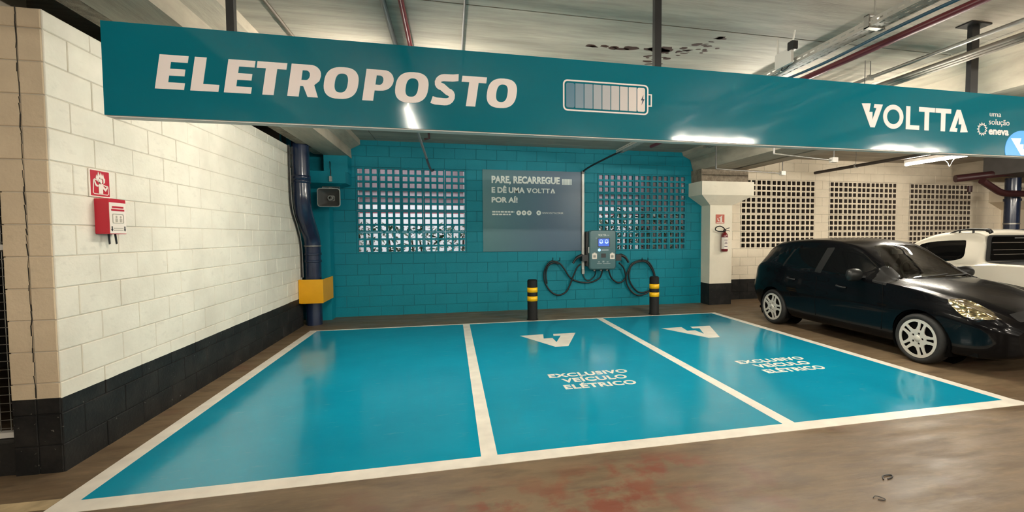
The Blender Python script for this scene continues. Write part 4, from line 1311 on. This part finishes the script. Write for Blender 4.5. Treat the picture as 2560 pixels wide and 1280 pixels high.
def hub_me(r):
    """five twin-spoke hub cap outline with holes"""
    ol = [circ(0, 0, r, 48)]
    for k in range(5):
        a = 2 * math.pi * k / 5
        rot = lambda p: (p[0] * math.cos(a) - p[1] * math.sin(a), p[0] * math.sin(a) + p[1] * math.cos(a))
        big = [(r * .47, -r * .07), (r * .47, r * .07)] + [(r * .86 * math.cos(t), r * .86 * math.sin(t)) for t in (.36, .30, .2, .1, 0, -.1, -.2, -.30, -.36)]
        big = [(r * .50, -r * .10), (r * .46, 0), (r * .50, r * .10), (r * .66, r * .24), (r * .80, r * .30), (r * .86, r * .16), (r * .88, 0), (r * .86, -r * .16), (r * .80, -r * .30), (r * .66, -r * .24)]
        ol.append([rot(p) for p in big])
        a += math.pi / 5
        ol.append([rot(p) for p in [(r * .46, -r * .045), (r * .46, r * .045), (r * .84, r * .085), (r * .86, 0), (r * .84, -r * .085)]])
        ol.append([rot(p) for p in circ(r * .27, 0, r * .062, 12)])
    return fill2d(ol, .006)


HUB = {}


def wheel(parent, x, y, s, r=.288, w=.185, hubr=.222, rot=.3):
    """s = outward direction along x"""
    o = bpy.data.objects.new('wheel', None); o.location = (x, y, r); o.empty_display_size = .05; link(o, parent)
    key = (s, r)
    if key not in HUB:
        ty = MB().lathe([(hubr - .01, -s * .03), (hubr, -s * .004), (hubr + .02, s * .004), (r - .035, s * .010), (r - .012, -s * .006), (r, -s * .03), (r, -s * (w - .03)), (r - .03, -s * w), (hubr, -s * w), (hubr - .02, -s * w * .6)], (0, 0, 0), (1, 0, 0), n=48).mesh('tyre', M_TYRE)
        hm = hub_me(hubr); hm.transform(Matrix.Rotation(math.pi / 2, 4, 'Y')); hm.materials.clear(); hm.materials.append(M_HUB)
        hm.transform(Matrix.Rotation(rot, 4, 'X'))
        hm.transform(Matrix.Translation((-s * .004, 0, 0)))
        bk = MB().cyl((-s * .03, 0, 0), (-s * .06, 0, 0), hubr, n=32).mesh('rim', M_WELL)
        cp = MB().lathe([(.0, s * .012), (.030, s * .011), (.038, s * .002)], (0, 0, 0), (1, 0, 0), n=20).mesh('centre_cap', M_HUB)
        HUB[key] = (ty, hm, bk, cp)
    for nm, me in zip(('tyre', 'hub_cap', 'rim', 'centre_cap'), HUB[key]):
        link(bpy.data.objects.new(nm, me), None).parent = parent
        c = COL.objects[-1] if False else None
    return o


def wheel2(parent, x, y, s, **k):
    """tyre with its hub cap as sub-parts, all placed in the frame of the car"""
    r = k.get('r', .288)
    wheel_parts = []
    key = (s, r)
    if key not in HUB:
        tmp = wheel(parent, x, y, s, **k)
        for c in [c for c in bpy.data.objects if c.parent == parent and c.data in HUB[key]]: bpy.data.objects.remove(c)
        bpy.data.objects.remove(tmp)
    ty, hm, bk, cp = HUB[key]
    o = link(bpy.data.objects.new('wheel', ty), parent); o.location = (x, y, r)
    for nm, me in (('hub_cap', hm), ('rim', bk), ('centre_cap', cp)):
        link(bpy.data.objects.new(nm, me), o)
    return o


# ---- black hatchback, nose towards the aisle
HX, HY = 7.785, -1.78           # centre line, tail
hb = thing('hatchback_car', 'glossy black five-door hatchback parked right of the teal bays', 'car', (HX, HY, 0))
T = dict(
    u=[0, .06, .16, .32, .55, .9, 1.4, 1.75, 1.95, 2.08, 2.3, 2.55, 2.75, 2.9, 3.1, 3.3, 3.5, 3.65, 3.78, 3.87, 3.93],
    zt=[.80, 1.00, 1.16, 1.31, 1.40, 1.43, 1.445, 1.425, 1.395, 1.36, 1.235, 1.075, .955, .935, .905, .862, .805, .752, .695, .63, .56],
    zr=[.76, .95, 1.10, 1.255, 1.35, 1.385, 1.40, 1.375, 1.34, 1.295, 1.16, 1.005, .91, .89, .855, .805, .752, .705, .652, .595, .53],
    wr=[.45, .52, .55, .56, .57, .575, .58, .575, .565, .56, .585, .63, .67, .68, .66, .62, .575, .53, .48, .42, .34],
    zb=[.68, .84, .93, .985, 1.0, .985, .95, .93, .92, .915, .905, .895, .88, .865, .84, .80, .75, .70, .64, .58, .50],
    wb=[.58, .68, .735, .772, .793, .80, .805, .805, .805, .805, .805, .80, .80, .795, .785, .77, .745, .71, .66, .585, .46],
    wm=[.64, .73, .785, .815, .832, .838, .838, .838, .838, .838, .838, .838, .838, .836, .832, .825, .805, .775, .725, .65, .52],
    zm=[.50, .55, .58, .60, .60, .58, .57, .56, .56, .56, .56, .56, .56, .57, .58, .58, .56, .53, .50, .47, .45],
    zs=[.34, .30, .27, .24, .22, .20, .19, .19, .19, .19, .19, .19, .19, .19, .19, .19, .19, .19, .20, .22, .25],
    ws=[.55, .64, .70, .74, .765, .775, .78, .78, .78, .78, .78, .78, .78, .775, .77, .765, .75, .72, .67, .59, .46])


def ctrl_from(T):
    def f(u):
        g = {k: float(pchip(T['u'], T[k], np.array([u]))[0]) for k in T if k != 'u'}
        zb, zr, wb, wr = g['zb'], g['zr'], g['wb'], g['wr']
        return [(g['ws'] - .10, g['zs'] - .01), (g['ws'], g['zs'] + .03), (g['wm'], g['zm']), (wb + (g['wm'] - wb) * .35, zb - (zb - g['zm']) * .35), (wb, zb), (wb - (wb - wr) * .18, zb + (zr - zb) * .22),
                (wr + (wb - wr) * .22, zr - (zr - zb) * .22), (wr, zr), (wr * .80, zr + (g['zt'] - zr) * .52), (wr * .42, zr + (g['zt'] - zr) * .90), (0, g['zt'])]
    return f


us = np.concatenate([np.linspace(0, .5, 22), np.linspace(.52, 3.5, 118), np.linspace(3.52, 3.93, 24)])
sh = Shell(us, ctrl_from(T), 6)
sideX = HX - .79
SP = lambda pts, X=sideX: [(HY - q.y, q.z) for q in (at(u, v, 0, X) for u, v in pts)]
z2 = lambda x, y: (1880 + x / 4.924, 570 + y / 4.924)
SIDE = lambda u, v, z: np.abs(v) > .5
arch_r = .325
WU_R, WU_F = .655, 3.14
for k, cu in ((90, WU_R), (91, WU_F)):
    sh.cut(k, circ(cu, .30, arch_r), (0, 2), SIDE, .04)
q_rear = [(.99, .985), (1.13, 1.315), (1.20, 1.335), (1.55, 1.350), (1.57, 1.34), (1.52, .955), (1.48, .945)]
q_rear = SP([z2(400, 468), z2(455, 262), z2(475, 246), z2(800, 237), z2(812, 250), z2(776, 538), z2(760, 545)])
q_front = SP([z2(862, 552), z2(900, 260), z2(912, 245), z2(1010, 240), z2(1110, 265), z2(1230, 325), z2(1330, 392), z2(1428, 462), z2(1440, 500), z2(1235, 602)])
q_quart = SP([z2(205, 440), z2(255, 365), z2(330, 295), z2(420, 248), z2(432, 255), z2(378, 455), z2(360, 462)])
sh.cut(1, q_rear, (0, 2), SIDE); sh.cut(2, q_front, (0, 2), SIDE); sh.cut(3, q_quart, (0, 2), SIDE)
sh.cut(9, SP([z2(780, 540), z2(815, 245), z2(905, 240), z2(898, 262), z2(858, 556)]), (0, 2), SIDE)
sh.cut(10, SP([z2(380, 463), z2(435, 252), z2(455, 258), z2(400, 470)]), (0, 2), SIDE)
sh.cut(11, SP([z2(1440, 470), z2(1490, 490), z2(1674, 640), z2(1660, 706), z2(1490, 665), z2(1480, 600)]), (0, 2), SIDE)
ws_ = [(0, 2.09), (.25, 2.095), (.345, 2.11), (.385, 2.15), (.475, 2.35), (.58, 2.55), (.625, 2.64), (.60, 2.69), (.40, 2.755), (.2, 2.775), (0, 2.78)]
sh.cut(4, ws_, (1, 0), lambda u, v, z: z > .88)
rw = [(0, .14), (.40, .15), (.47, .19), (.50, .40), (.45, .46), (0, .47)]
sh.cut(5, rw, (1, 0), lambda u, v, z: z > 1.0)
hl = [(3.406, .780), (3.449, .776), (3.52, .760), (3.609, .730), (3.698, .690), (3.77, .650), (3.822, .62), (3.769, .610), (3.681, .609), (3.593, .619), (3.54, .65), (3.456, .716)]
sh.cut(6, hl, (0, 2), lambda u, v, z: np.abs(v) > .56, .03)
sh.cut(7, [(0, .595), (.43, .595), (.44, .66), (.30, .685), (0, .69)], (1, 2), lambda u, v, z: u > 3.6, .03)
sh.cut(8, [(0, .30), (.50, .31), (.52, .40), (.40, .435), (0, .44)], (1, 2), lambda u, v, z: u > 3.6, .03)


def to_car(vs, flip=1): return [(-flip * p[1] * 1.0, -flip * p[0], p[2]) for p in vs]


def add_part(S, k, name, m, parent, sel=None, off=0, conv=to_car, caps=False, thick=0):
    vs, fs = S.part(k, sel, off)
    if not fs: return None
    mb = MB(); mb.add(conv(vs), fs, True)
    if caps:
        for c in S.caps():
            v2 = conv(list(c)); cen = np.mean(np.array(v2), 0)
            n_ = len(v2); mb.add(v2 + [tuple(cen)], [(i, i + 1, n_) for i in range(n_ - 1)] + [(n_ - 1, 0, n_)], False)
    return mb.build(name, m, parent)


add_part(sh, 0, 'body_shell', M_BLKCAR, hb, caps=True)
for s in (-1, 1):
    sel = lambda p, s=s: p[1] * s > 0
    for k_, nm_ in ((9, 'pillar_trim'), (10, 'rear_pillar_trim'), (11, 'mirror_base')): add_part(sh, k_, nm_, mat('pillar film', (.007, .0068, .0065), .55, spec=.3), hb, sel)
    add_part(sh, 1, 'rear_door_window', M_TINT, hb, sel, 0); add_part(sh, 2, 'front_door_window', M_TINT, hb, sel, 0); add_part(sh, 3, 'quarter_window', M_TINT, hb, sel, 0)
add_part(sh, 4, 'windscreen', M_GLASS, hb); add_part(sh, 5, 'rear_window', M_TINT, hb)


def lamp_mat():
    m, nt, b = nodes('headlamp reflector')
    p = pos(nt, (1, 1, 1.6))
    v = nt.nodes.new('ShaderNodeTexVoronoi'); v.inputs['Scale'].default_value = 16; nt.links.new(p, v.inputs['Vector'])
    rp = nt.nodes.new('ShaderNodeValToRGB'); rp.color_ramp.elements[0].color = (.62, .52, .30, 1); rp.color_ramp.elements[1].color = (.16, .12, .05, 1)
    rp.color_ramp.elements[1].position = .7
    nt.links.new(v.outputs['Distance'], rp.inputs[0]); nt.links.new(rp.outputs[0], b.inputs['Base Color'])
    b.inputs['Metallic'].default_value = .75; b.inputs['Roughness'].default_value = .16
    b.inputs['Coat Weight'].default_value = 1
    bp = nt.nodes.new('ShaderNodeBump'); bp.inputs['Strength'].default_value = .8; bp.inputs['Distance'].default_value = .02
    nt.links.new(v.outputs['Distance'], bp.inputs['Height']); nt.links.new(bp.outputs[0], b.inputs['Normal'])
    return m


M_LAMP = lamp_mat()
for s in (-1, 1):
    sel = lambda p, s=s: p[1] * s > 0
    add_part(sh, 6, 'headlamp', M_LAMP, hb, sel, .0)
add_part(sh, 7, 'grille', M_TRIM, hb); add_part(sh, 8, 'lower_intake', M_WELL, hb)
# under-body, wheel wells, intake bars, bumper lip
MB().box(-.72, .72, -3.70, -.20, .20, .24).build('underbody', M_WELL, hb)
for cu in (WU_R, WU_F):
    for s in (-1, 1):
        w = MB(); pr = [(arch_r + .0 - .004) for _ in range(1)]
        n = 24; vs = []
        for x in (s * .45, s * .835):
            for k in range(n + 1):
                a = R(-30 + 240 * k / n); vs.append((x if abs(x) < .6 else s * (.80), -cu + arch_r * 1.01 * math.cos(a), .30 + arch_r * 1.01 * math.sin(a)))
        w.add(vs, [(k, k + 1, n + 2 + k, n + 1 + k) for k in range(n)], True)
        vs2 = [(s * .45, -cu, .30)] + [(s * .45, -cu + arch_r * 1.01 * math.cos(R(15 * k)), .30 + arch_r * 1.01 * math.sin(R(15 * k))) for k in range(24)]
        w.add(vs2, [(0, k + 1, (k + 1) % 24 + 1) for k in range(24)])
        w.build('wheel_well', M_WELL, hb)
for cu in (WU_R, WU_F):
    for s in (-1, 1): wheel2(hb, s * .822, -cu, s)
for s in (-1, 1):
    # mirror: stalk triangle, housing, glass
    mr = MB().lathe([(.0, -.125), (.05, -.12), (.078, -.09), (.086, 0), (.078, .07), (.055, .105), (.0, .115)], (s * .93, -2.36, .965), (1, 0, 0), n=20)
    o = mr.build('door_mirror', mat('mirror plastic', (.010, .010, .0095), .4, spec=.3), hb)
    for v in o.data.vertices: v.co.y = -2.36 + (v.co.y + 2.36) * .75 - max(0, abs(v.co.x) - .93) * .2
    MB().box(min(s * .78, s * .90), max(s * .78, s * .90), -2.40, -2.34, .925, .955).build('mirror_arm', M_TRIM, o)
    for u in (1.02, 1.98):
        zz_ = .80 if u < 1.5 else .775
        MB().tube(smooth_path([(s * .826, -u, zz_ + .012), (s * .858, -u - .03, zz_ + .008), (s * .860, -u - .12, zz_ - .002), (s * .826, -u - .15, zz_ - .006)], 4), .012, n=8).build('door_handle', M_TRIM, hb)
    # window pillar strips
    for pts in ([(1.585, .955), (1.64, .955), (1.70, 1.335), (1.64, 1.345)],):
        pass
for z in (.345, .37, .395):
    MB().tube(smooth_path([(-.47, -3.75, z), (-.25, -3.86, z), (0, -3.895, z), (.25, -3.86, z), (.47, -3.75, z)], 5), .006, n=6).build('intake_bar', M_TRIM, hb)
MB().tube(smooth_path([(-.62, -3.66, .255), (-.50, -3.80, .25), (-.25, -3.90, .25), (0, -3.935, .25), (.25, -3.90, .25), (.50, -3.80, .25), (.62, -3.66, .255)], 5), .016, n=8).build('bumper_lip', M_BLKCAR, hb)
# door seams as thin dark beads
for pts in ([(1.60, .95), (1.60, .6), (1.58, .30)], [(2.66, .88), (2.70, .6), (2.66, .30)], [(.97, .97), (.95, .82), (1.05, .62), (1.10, .50)]):
    for s in (-1, 1):
        q = []
        for u, z in pts:
            d = (sh.P[:, :, 0] - u) ** 2 + (sh.P[:, :, 2] - z) ** 2 + np.where(sh.P[:, :, 1] > .4, 0, 9)
            i, j = np.unravel_index(np.argmin(d), d.shape); q.append((s * (sh.P[i, j, 1] - .001), -u, z))
        MB().tube(smooth_path(q, 6), .0035, n=5).build('door_seam', M_WELL, hb)
# wipers, interior
MB().tube(smooth_path([(-.55, -2.72, .93), (-.2, -2.78, .965), (.12, -2.74, .985)], 5), .009, n=6).build('wiper', M_TRIM, hb)
MB().tube(smooth_path([(.02, -2.80, .965), (.30, -2.755, .972), (.55, -2.67, .97)], 5), .009, n=6).build('wiper', M_TRIM, hb)
M_INT = mat('car interior', (.05, .05, .046), .8)
M_SEAT = mat('seat cloth', (.16, .165, .14), .9)
MB().rbox(-.64, .64, -2.64, -2.20, .72, .87, .05, axis='x').build('dashboard', M_INT, hb)
MB().rbox(-.02 + .20, .56, -2.40, -2.18, .85, .93, .03, axis='x').build('instrument_hood', M_INT, hb)
st = MB()
ringp = [(.37 + .175 * math.cos(t) * 1.0, -2.08 + .09 * math.sin(t), .95 + .155 * math.sin(t)) for t in [2 * math.pi * k / 24 for k in range(25)]]
st.tube(ringp, .015, n=8, caps=False); st.tube([(.20, -2.09, .94), (.54, -2.09, .94)], .018, n=8); st.cyl((.37, -2.07, .94), (.37, -2.13, .92), .06, n=16); st.cyl((.37, -2.13, .92), (.37, -2.30, .84), .03, n=10)
st.build('steering_wheel', M_DARK, hb)
for x in (-.36, .36):
    MB().rbox(x - .24, x + .24, -1.95, -1.45, .38, .55, .05, axis='x').build('seat_base', M_SEAT, hb)
    o = MB().rbox(x - .24, x + .24, -1.52, -1.38, .52, 1.06, .05, axis='x').build('seat_back', M_SEAT, hb)
    MB().rbox(x - .13, x + .13, -1.46, -1.36, 1.08, 1.24, .04, axis='x').build('head_restraint', M_SEAT, o)
MB().rbox(-.62, .62, -.90, -.76, .5, 1.02, .05, axis='x').build('rear_bench', M_SEAT, hb)
MB().rbox(-.10, .10, -2.16, -2.13, 1.22, 1.28, .015).build('rear_view_mirror', M_DARK, hb)
MB().tube([(.0, -3.885, .625), (.0, -3.905, .62)], .04, n=20).build('nose_badge', M_CHROME, hb)
for s in (-1, 1):
    MB().rbox(min(s * .50, s * .62), max(s * .50, s * .62), -.14, -.02, .60, .80, .03, axis='x').build('tail_lamp', M_RED, hb)
MB().rbox(-.20, .20, -3.945, -3.932, .44, .53, .01).build('number_plate', M_GPLAST, hb)

# ---- white pickup, nose to the wall
PX, PY_ = 10.33, -5.28           # centre line, tailgate
pk = thing('pickup_truck', 'white small pickup with black roof rails parked nose to the wall', 'pickup', (PX, PY_, 0))
TB = dict(
    u=[0, .05, .2, .6, 1.2, 1.6, 2.2, 2.8, 3.2, 3.6, 3.95, 4.2, 4.33, 4.42],
    zt=[1.03, 1.05, 1.055, 1.055, 1.06, 1.07, 1.06, 1.05, 1.035, .99, .92, .82, .70, .56],
    zr=[1.02, 1.04, 1.045, 1.045, 1.05, 1.06, 1.04, 1.02, .99, .94, .865, .77, .65, .52],
    wr=[.72, .74, .75, .755, .755, .755, .75, .74, .70, .66, .58, .52, .45, .36],
    zb=[.99, 1.01, 1.015, 1.015, 1.02, 1.0, .97, .94, .93, .89, .82, .72, .60, .48],
    wb=[.76, .785, .80, .81, .812, .815, .815, .81, .80, .785, .74, .68, .60, .48],
    wm=[.78, .81, .83, .84, .842, .842, .842, .842, .84, .83, .79, .73, .65, .52],
    zm=[.62] * 10 + [.58, .52, .48, .45], zs=[.36, .34, .32, .30, .28, .26, .26, .26, .26, .26, .27, .28, .30, .32],
    ws=[.74, .76, .77, .78, .785, .785, .785, .785, .785, .77, .73, .67, .59, .46])
us = np.concatenate([np.linspace(0, .3, 10), np.linspace(.33, 4.0, 110), np.linspace(4.03, 4.42, 18)])
pb = Shell(us, ctrl_from(TB), 4)
PW_R, PW_F = .93, 3.62
for k, cu in ((90, PW_R), (91, PW_F)): pb.cut(k, circ(cu, .32, .345), (0, 2), SIDE, .045)
pb.cut(1, [(0, .06), (.69, .06), (.69, 1.50), (0, 1.50)], (1, 0), lambda u, v, z: z > 1.0)
pb.cut(2, [(3.86, .70), (4.05, .80), (4.25, .70), (4.30, .60), (4.0, .62)], (0, 2), lambda u, v, z: np.abs(v) > .3)
to_pk = lambda vs: [(p[1], p[0], p[2]) for p in vs]
add_part(pb, 0, 'lower_body', M_WHTCAR, pk, conv=to_pk, caps=True)
add_part(pb, 1, 'bed_cover', mat('black tonneau', (.012, .012, .012), .7, bump=.2), pk, conv=to_pk)
for s in (-1, 1): add_part(pb, 2, 'headlamp', M_LAMP, pk, lambda p, s=s: p[1] * s > 0, conv=to_pk)
TC = dict(
    u=[1.50, 1.53, 1.58, 1.70, 1.95, 2.25, 2.55, 2.85, 3.10, 3.25],
    zt=[1.12, 1.36, 1.52, 1.565, 1.575, 1.55, 1.46, 1.29, 1.13, 1.02],
    zr=[1.10, 1.32, 1.46, 1.505, 1.515, 1.485, 1.39, 1.21, 1.05, .98],
    wr=[.66, .64, .62, .615, .61, .61, .625, .66, .70, .71],
    zb=[1.02, 1.03, 1.035, 1.04, 1.03, 1.01, .985, .965, .95, .945],
    wb=[.77, .785, .795, .80, .80, .80, .80, .795, .79, .785])
TC['wm'] = [w + .01 for w in TC['wb']]; TC['ws'] = TC['wb']; TC['zm'] = [.93] * 10; TC['zs'] = [.86] * 10
us = np.concatenate([np.linspace(1.50, 1.60, 14), np.linspace(1.62, 3.25, 70)])
pc = Shell(us, ctrl_from(TC), 5)
SPK = lambda pts: [(q.y - PY_, q.z) for q in (at(u, v, 0, PX - .77) for u, v in pts)]
zk = lambda x, y: (2260 + x / 7.53, 560 + y / 7.53)
win = SPK([zk(215, 388), zk(330, 352), zk(520, 325), zk(750, 312), zk(1040, 306), zk(1072, 318), zk(1095, 400), zk(1122, 560), zk(1120, 620), zk(1080, 655), zk(980, 680), zk(880, 695), zk(500, 700)])
win = [(u, z) for u, z in win][:-1] + [(2.62, .985)]
pc.cut(1, win, (0, 2), lambda u, v, z: np.abs(v) > .5, .03)
pc.cut(2, [(0, 2.36), (.5, 2.38), (.57, 2.45), (.66, 2.95), (.60, 3.06), (0, 3.14)], (1, 0), lambda u, v, z: (z > 1.0) & (u > 2.2))
add_part(pc, 0, 'cab', M_WHTCAR, pk, conv=to_pk, caps=True)
for s in (-1, 1): add_part(pc, 1, 'side_window', M_TINT, pk, lambda p, s=s: p[1] * s > 0, conv=to_pk)
add_part(pc, 2, 'windscreen', M_TINT, pk, conv=to_pk)
# rear cab window: black surround, glass, guard bars
rwn = MB()
outl = [(-.70, 1.075), (.70, 1.075), (.72, 1.10), (.655, 1.40), (.635, 1.455), (.60, 1.475), (-.60, 1.475), (-.635, 1.455), (-.655, 1.40), (-.72, 1.10)]
def tilt(x, z, d): return (x, 1.487 + (z - 1.075) * .11 - d, z)
n = len(outl)
rwn.add([tilt(x, z, .0) for x, z in outl] + [tilt(x, z, .012) for x, z in outl], [tuple(range(n, 2 * n))] + [(i, (i + 1) % n, n + (i + 1) % n, n + i) for i in range(n)])
rwo = rwn.build('rear_window_surround', M_TRIM, pk)
g2 = [(x * .90, 1.075 + (z - 1.075) * .90 + .02) for x, z in outl]
MB().add([tilt(x, z, .016) for x, z in g2], [tuple(range(n))]).build('rear_window', M_TINT, rwo)
for z in (1.18, 1.25, 1.36):
    MB().tube([tilt(-.60, z, .03), tilt(.60, z, .03)], .007, n=8).build('guard_bar', M_CHROME, rwo)
MB().box(-.12, .12, 1.505, 1.515, 1.425, 1.437).build('brake_lamp', M_GPLAST, rwo)
for s in (-1, 1):
    rr = MB().tube(smooth_path([(s * .60, 2.10, 1.50), (s * .61, 1.98, 1.545), (s * .61, 1.80, 1.565), (s * .61, 1.62, 1.56), (s * .61, 1.53, 1.545), (s * .61, 1.50, 1.51)], 5), [.012] * 10 + [.018] * 8 + [.03] * 8, n=10)
    o = rr.build('roof_rail', M_TRIM, pk)
    for y in (1.95, 1.75): MB().cyl((s * .605, y, 1.50), (s * .605, y, 1.56), .015, n=8).build('rail_foot', M_TRIM, o)
MB().box(-.75, .75, .3, 4.2, .26, .32).build('underbody', M_WELL, pk)
for cu in (PW_R, PW_F):
    for s in (-1, 1):
        w = MB(); n = 24; vs = []
        for x in (s * .45, s * .80):
            for k in range(n + 1):
                a = R(-30 + 240 * k / n); vs.append((x, cu + .348 * math.cos(a), .32 + .348 * math.sin(a)))
        w.add(vs, [(k, k + 1, n + 2 + k, n + 1 + k) for k in range(n)], True)
        w.add([(s * .45, cu, .32)] + [(s * .45, cu + .348 * math.cos(R(15 * k)), .32 + .348 * math.sin(R(15 * k))) for k in range(24)], [(0, k + 1, (k + 1) % 24 + 1) for k in range(24)])
        w.build('wheel_well', M_WELL, pk)
        wheel2(pk, s * .825, cu, s, r=.305)
for s in (-1, 1):
    MB().rbox(min(s * .66, s * .79), max(s * .66, s * .79), -.02, .08, .62, .95, .03, axis='y').build('tail_lamp', M_RED, pk)
MB().rbox(-.70, .70, -.06, .06, .36, .52, .04, axis='x').build('rear_bumper', M_TRIM, pk)

# ------------------------------------------------------------------ what lies beyond the pierced panels
MB().box(-6, 24, .45, 9, -.3, -.02).build('ground_outside', mat('pale paving', (.45, .42, .38), .8, var=.2), kind='structure')
fb = thing('neighbour_house', 'pinkish rendered house with white ledges seen through the left pierced panel', 'building', (3.0, 5.6, 0))
M_PINK = mat('pink render', (.27, .20, .205), .85, var=.15)
child(MB().box(-6, 8.2, 5.6, 6.0, -.02, 6.5).build('facade', M_PINK, fb), fb)
M_WR = mat('white render', (.85, .82, .80), .8)
for nm, z0_, z1_, y_, m_ in (('ledge', 2.84, 2.90, 5.42, mat('grey ledge', (.10, .09, .09), .8)), ('pale_band', 2.64, 2.84, 5.55, mat('pale pink render', (.60, .48, .50), .8)), ('ledge', 2.28, 2.42, 5.50, M_WR),
                           ('tile_band', 2.17, 2.28, 5.53, mat('brick red tile', (.30, .09, .10), .7)), ('plinth_wall', 0, 2.17, 5.5, M_WR)):
    child(MB().box(-6, 8.0, y_, 5.6, z0_, z1_).build(nm, m_, fb), fb)
for x in (-1.2, 2.1, 5.2):
    child(MB().box(x, x + .28, 5.2, 5.5, 0, 6.5).build('pier', mat('greyish render', (.36, .31, .30), .85), fb), fb)
MB().box(8.1, 24, .40, 9, 3.3, 3.5).build('sky_block_roof', mat('dark sky blocker', (.12, .10, .085), .9), kind='structure')  # unseen roof added to keep the sky off the space behind the cream panels
MB().box(8.0, 8.1, .37, 5.2, 0, 3.5).build('sky_block_wall', mat('darkened screen wall', (.10, .075, .062), .9, var=.3), kind='structure')  # partition added to stop daylight coming in from the teal side
MB().box(8.1, 24, 5.0, 5.2, 0, 3.3).build('wall_dark_backdrop', mat('darkened screen wall', (.10, .075, .062), .9, var=.3), kind='structure')  # added backdrop, coloured dark so the cream panel holes look dark
hg = random.Random(11)


def hedge(name, label, x0, x1, y0, y1, z0, z1, n, cat='hedge'):
    t = thing(name, label, cat, ((x0 + x1) / 2, (y0 + y1) / 2, 0))
    m = MB()
    for k in range(n):
        x, y = hg.uniform(x0, x1), hg.uniform(y0, y1); z = z0 + (z1 - z0) * hg.random() ** .8
        a, b, c = hg.uniform(0, 6.28), hg.uniform(-.9, .9), hg.uniform(.05, .11)
        M3 = Euler((b, hg.uniform(-.9, .9), a)).to_matrix()
        m.add([Vector((x, y, z)) + M3 @ Vector(p) for p in ((-c, 0, 0), (0, -c * .35, 0), (c, 0, 0), (0, c * .35, 0))], [(0, 1, 2, 3)])
    child(m.build('leaves', mat('hedge leaf', (.07, .13, .05), .5, var=.5, vscale=9), t, kind='stuff'), t)
    g = MB()
    for k in range(int((x1 - x0) / .35)):
        x = x0 + .35 * k + hg.uniform(-.1, .1); g.cyl((x, (y0 + y1) / 2, -.02), (x + hg.uniform(-.2, .2), (y0 + y1) / 2, z1 * .8), .02, n=6)
    child(g.build('stems', mat('bark', (.10, .07, .05), .8), t, kind='stuff'), t)


hedge('garden_hedge', 'leafy hedge outside the left pierced panel', -1.2, 3.4, 1.0, 2.2, .1, 1.75, 1500)
hedge('garden_hedge', 'leafy hedge outside the right teal pierced panel', 3.6, 7.8, .8, 2.0, .1, 2.1, 2600)
hedge('garden_hedge', 'sparse dark shrubs outside the cream pierced wall', 8.3, 17.0, 1.2, 2.4, .1, 2.0, 1500)

# ------------------------------------------------------------------ scraps on the aisle floor
for u, v, rz, lab in ((2217, 1194, .4, 'dark curled scrap lying on the brown floor under the glare'), (2197, 1247, -.3, 'small dark scrap lying nearer on the brown floor under the glare')):
    q = at(u, v, 2, 0)
    t = thing('floor_scrap', lab, 'litter', (q.x, q.y, 0), 'scraps on the aisle floor', rz)
    k = 1.0 if v < 1200 else .6
    MB().tube(smooth_path([(-.05 * k, 0, .004), (-.02 * k, .015, .008), (.02 * k, .01, .006), (.05 * k, -.008, .004), (.02 * k, -.02, .004), (-.02 * k, -.012, .003)], 4), .004 * k, n=6).build('scrap', M_DARK, t)
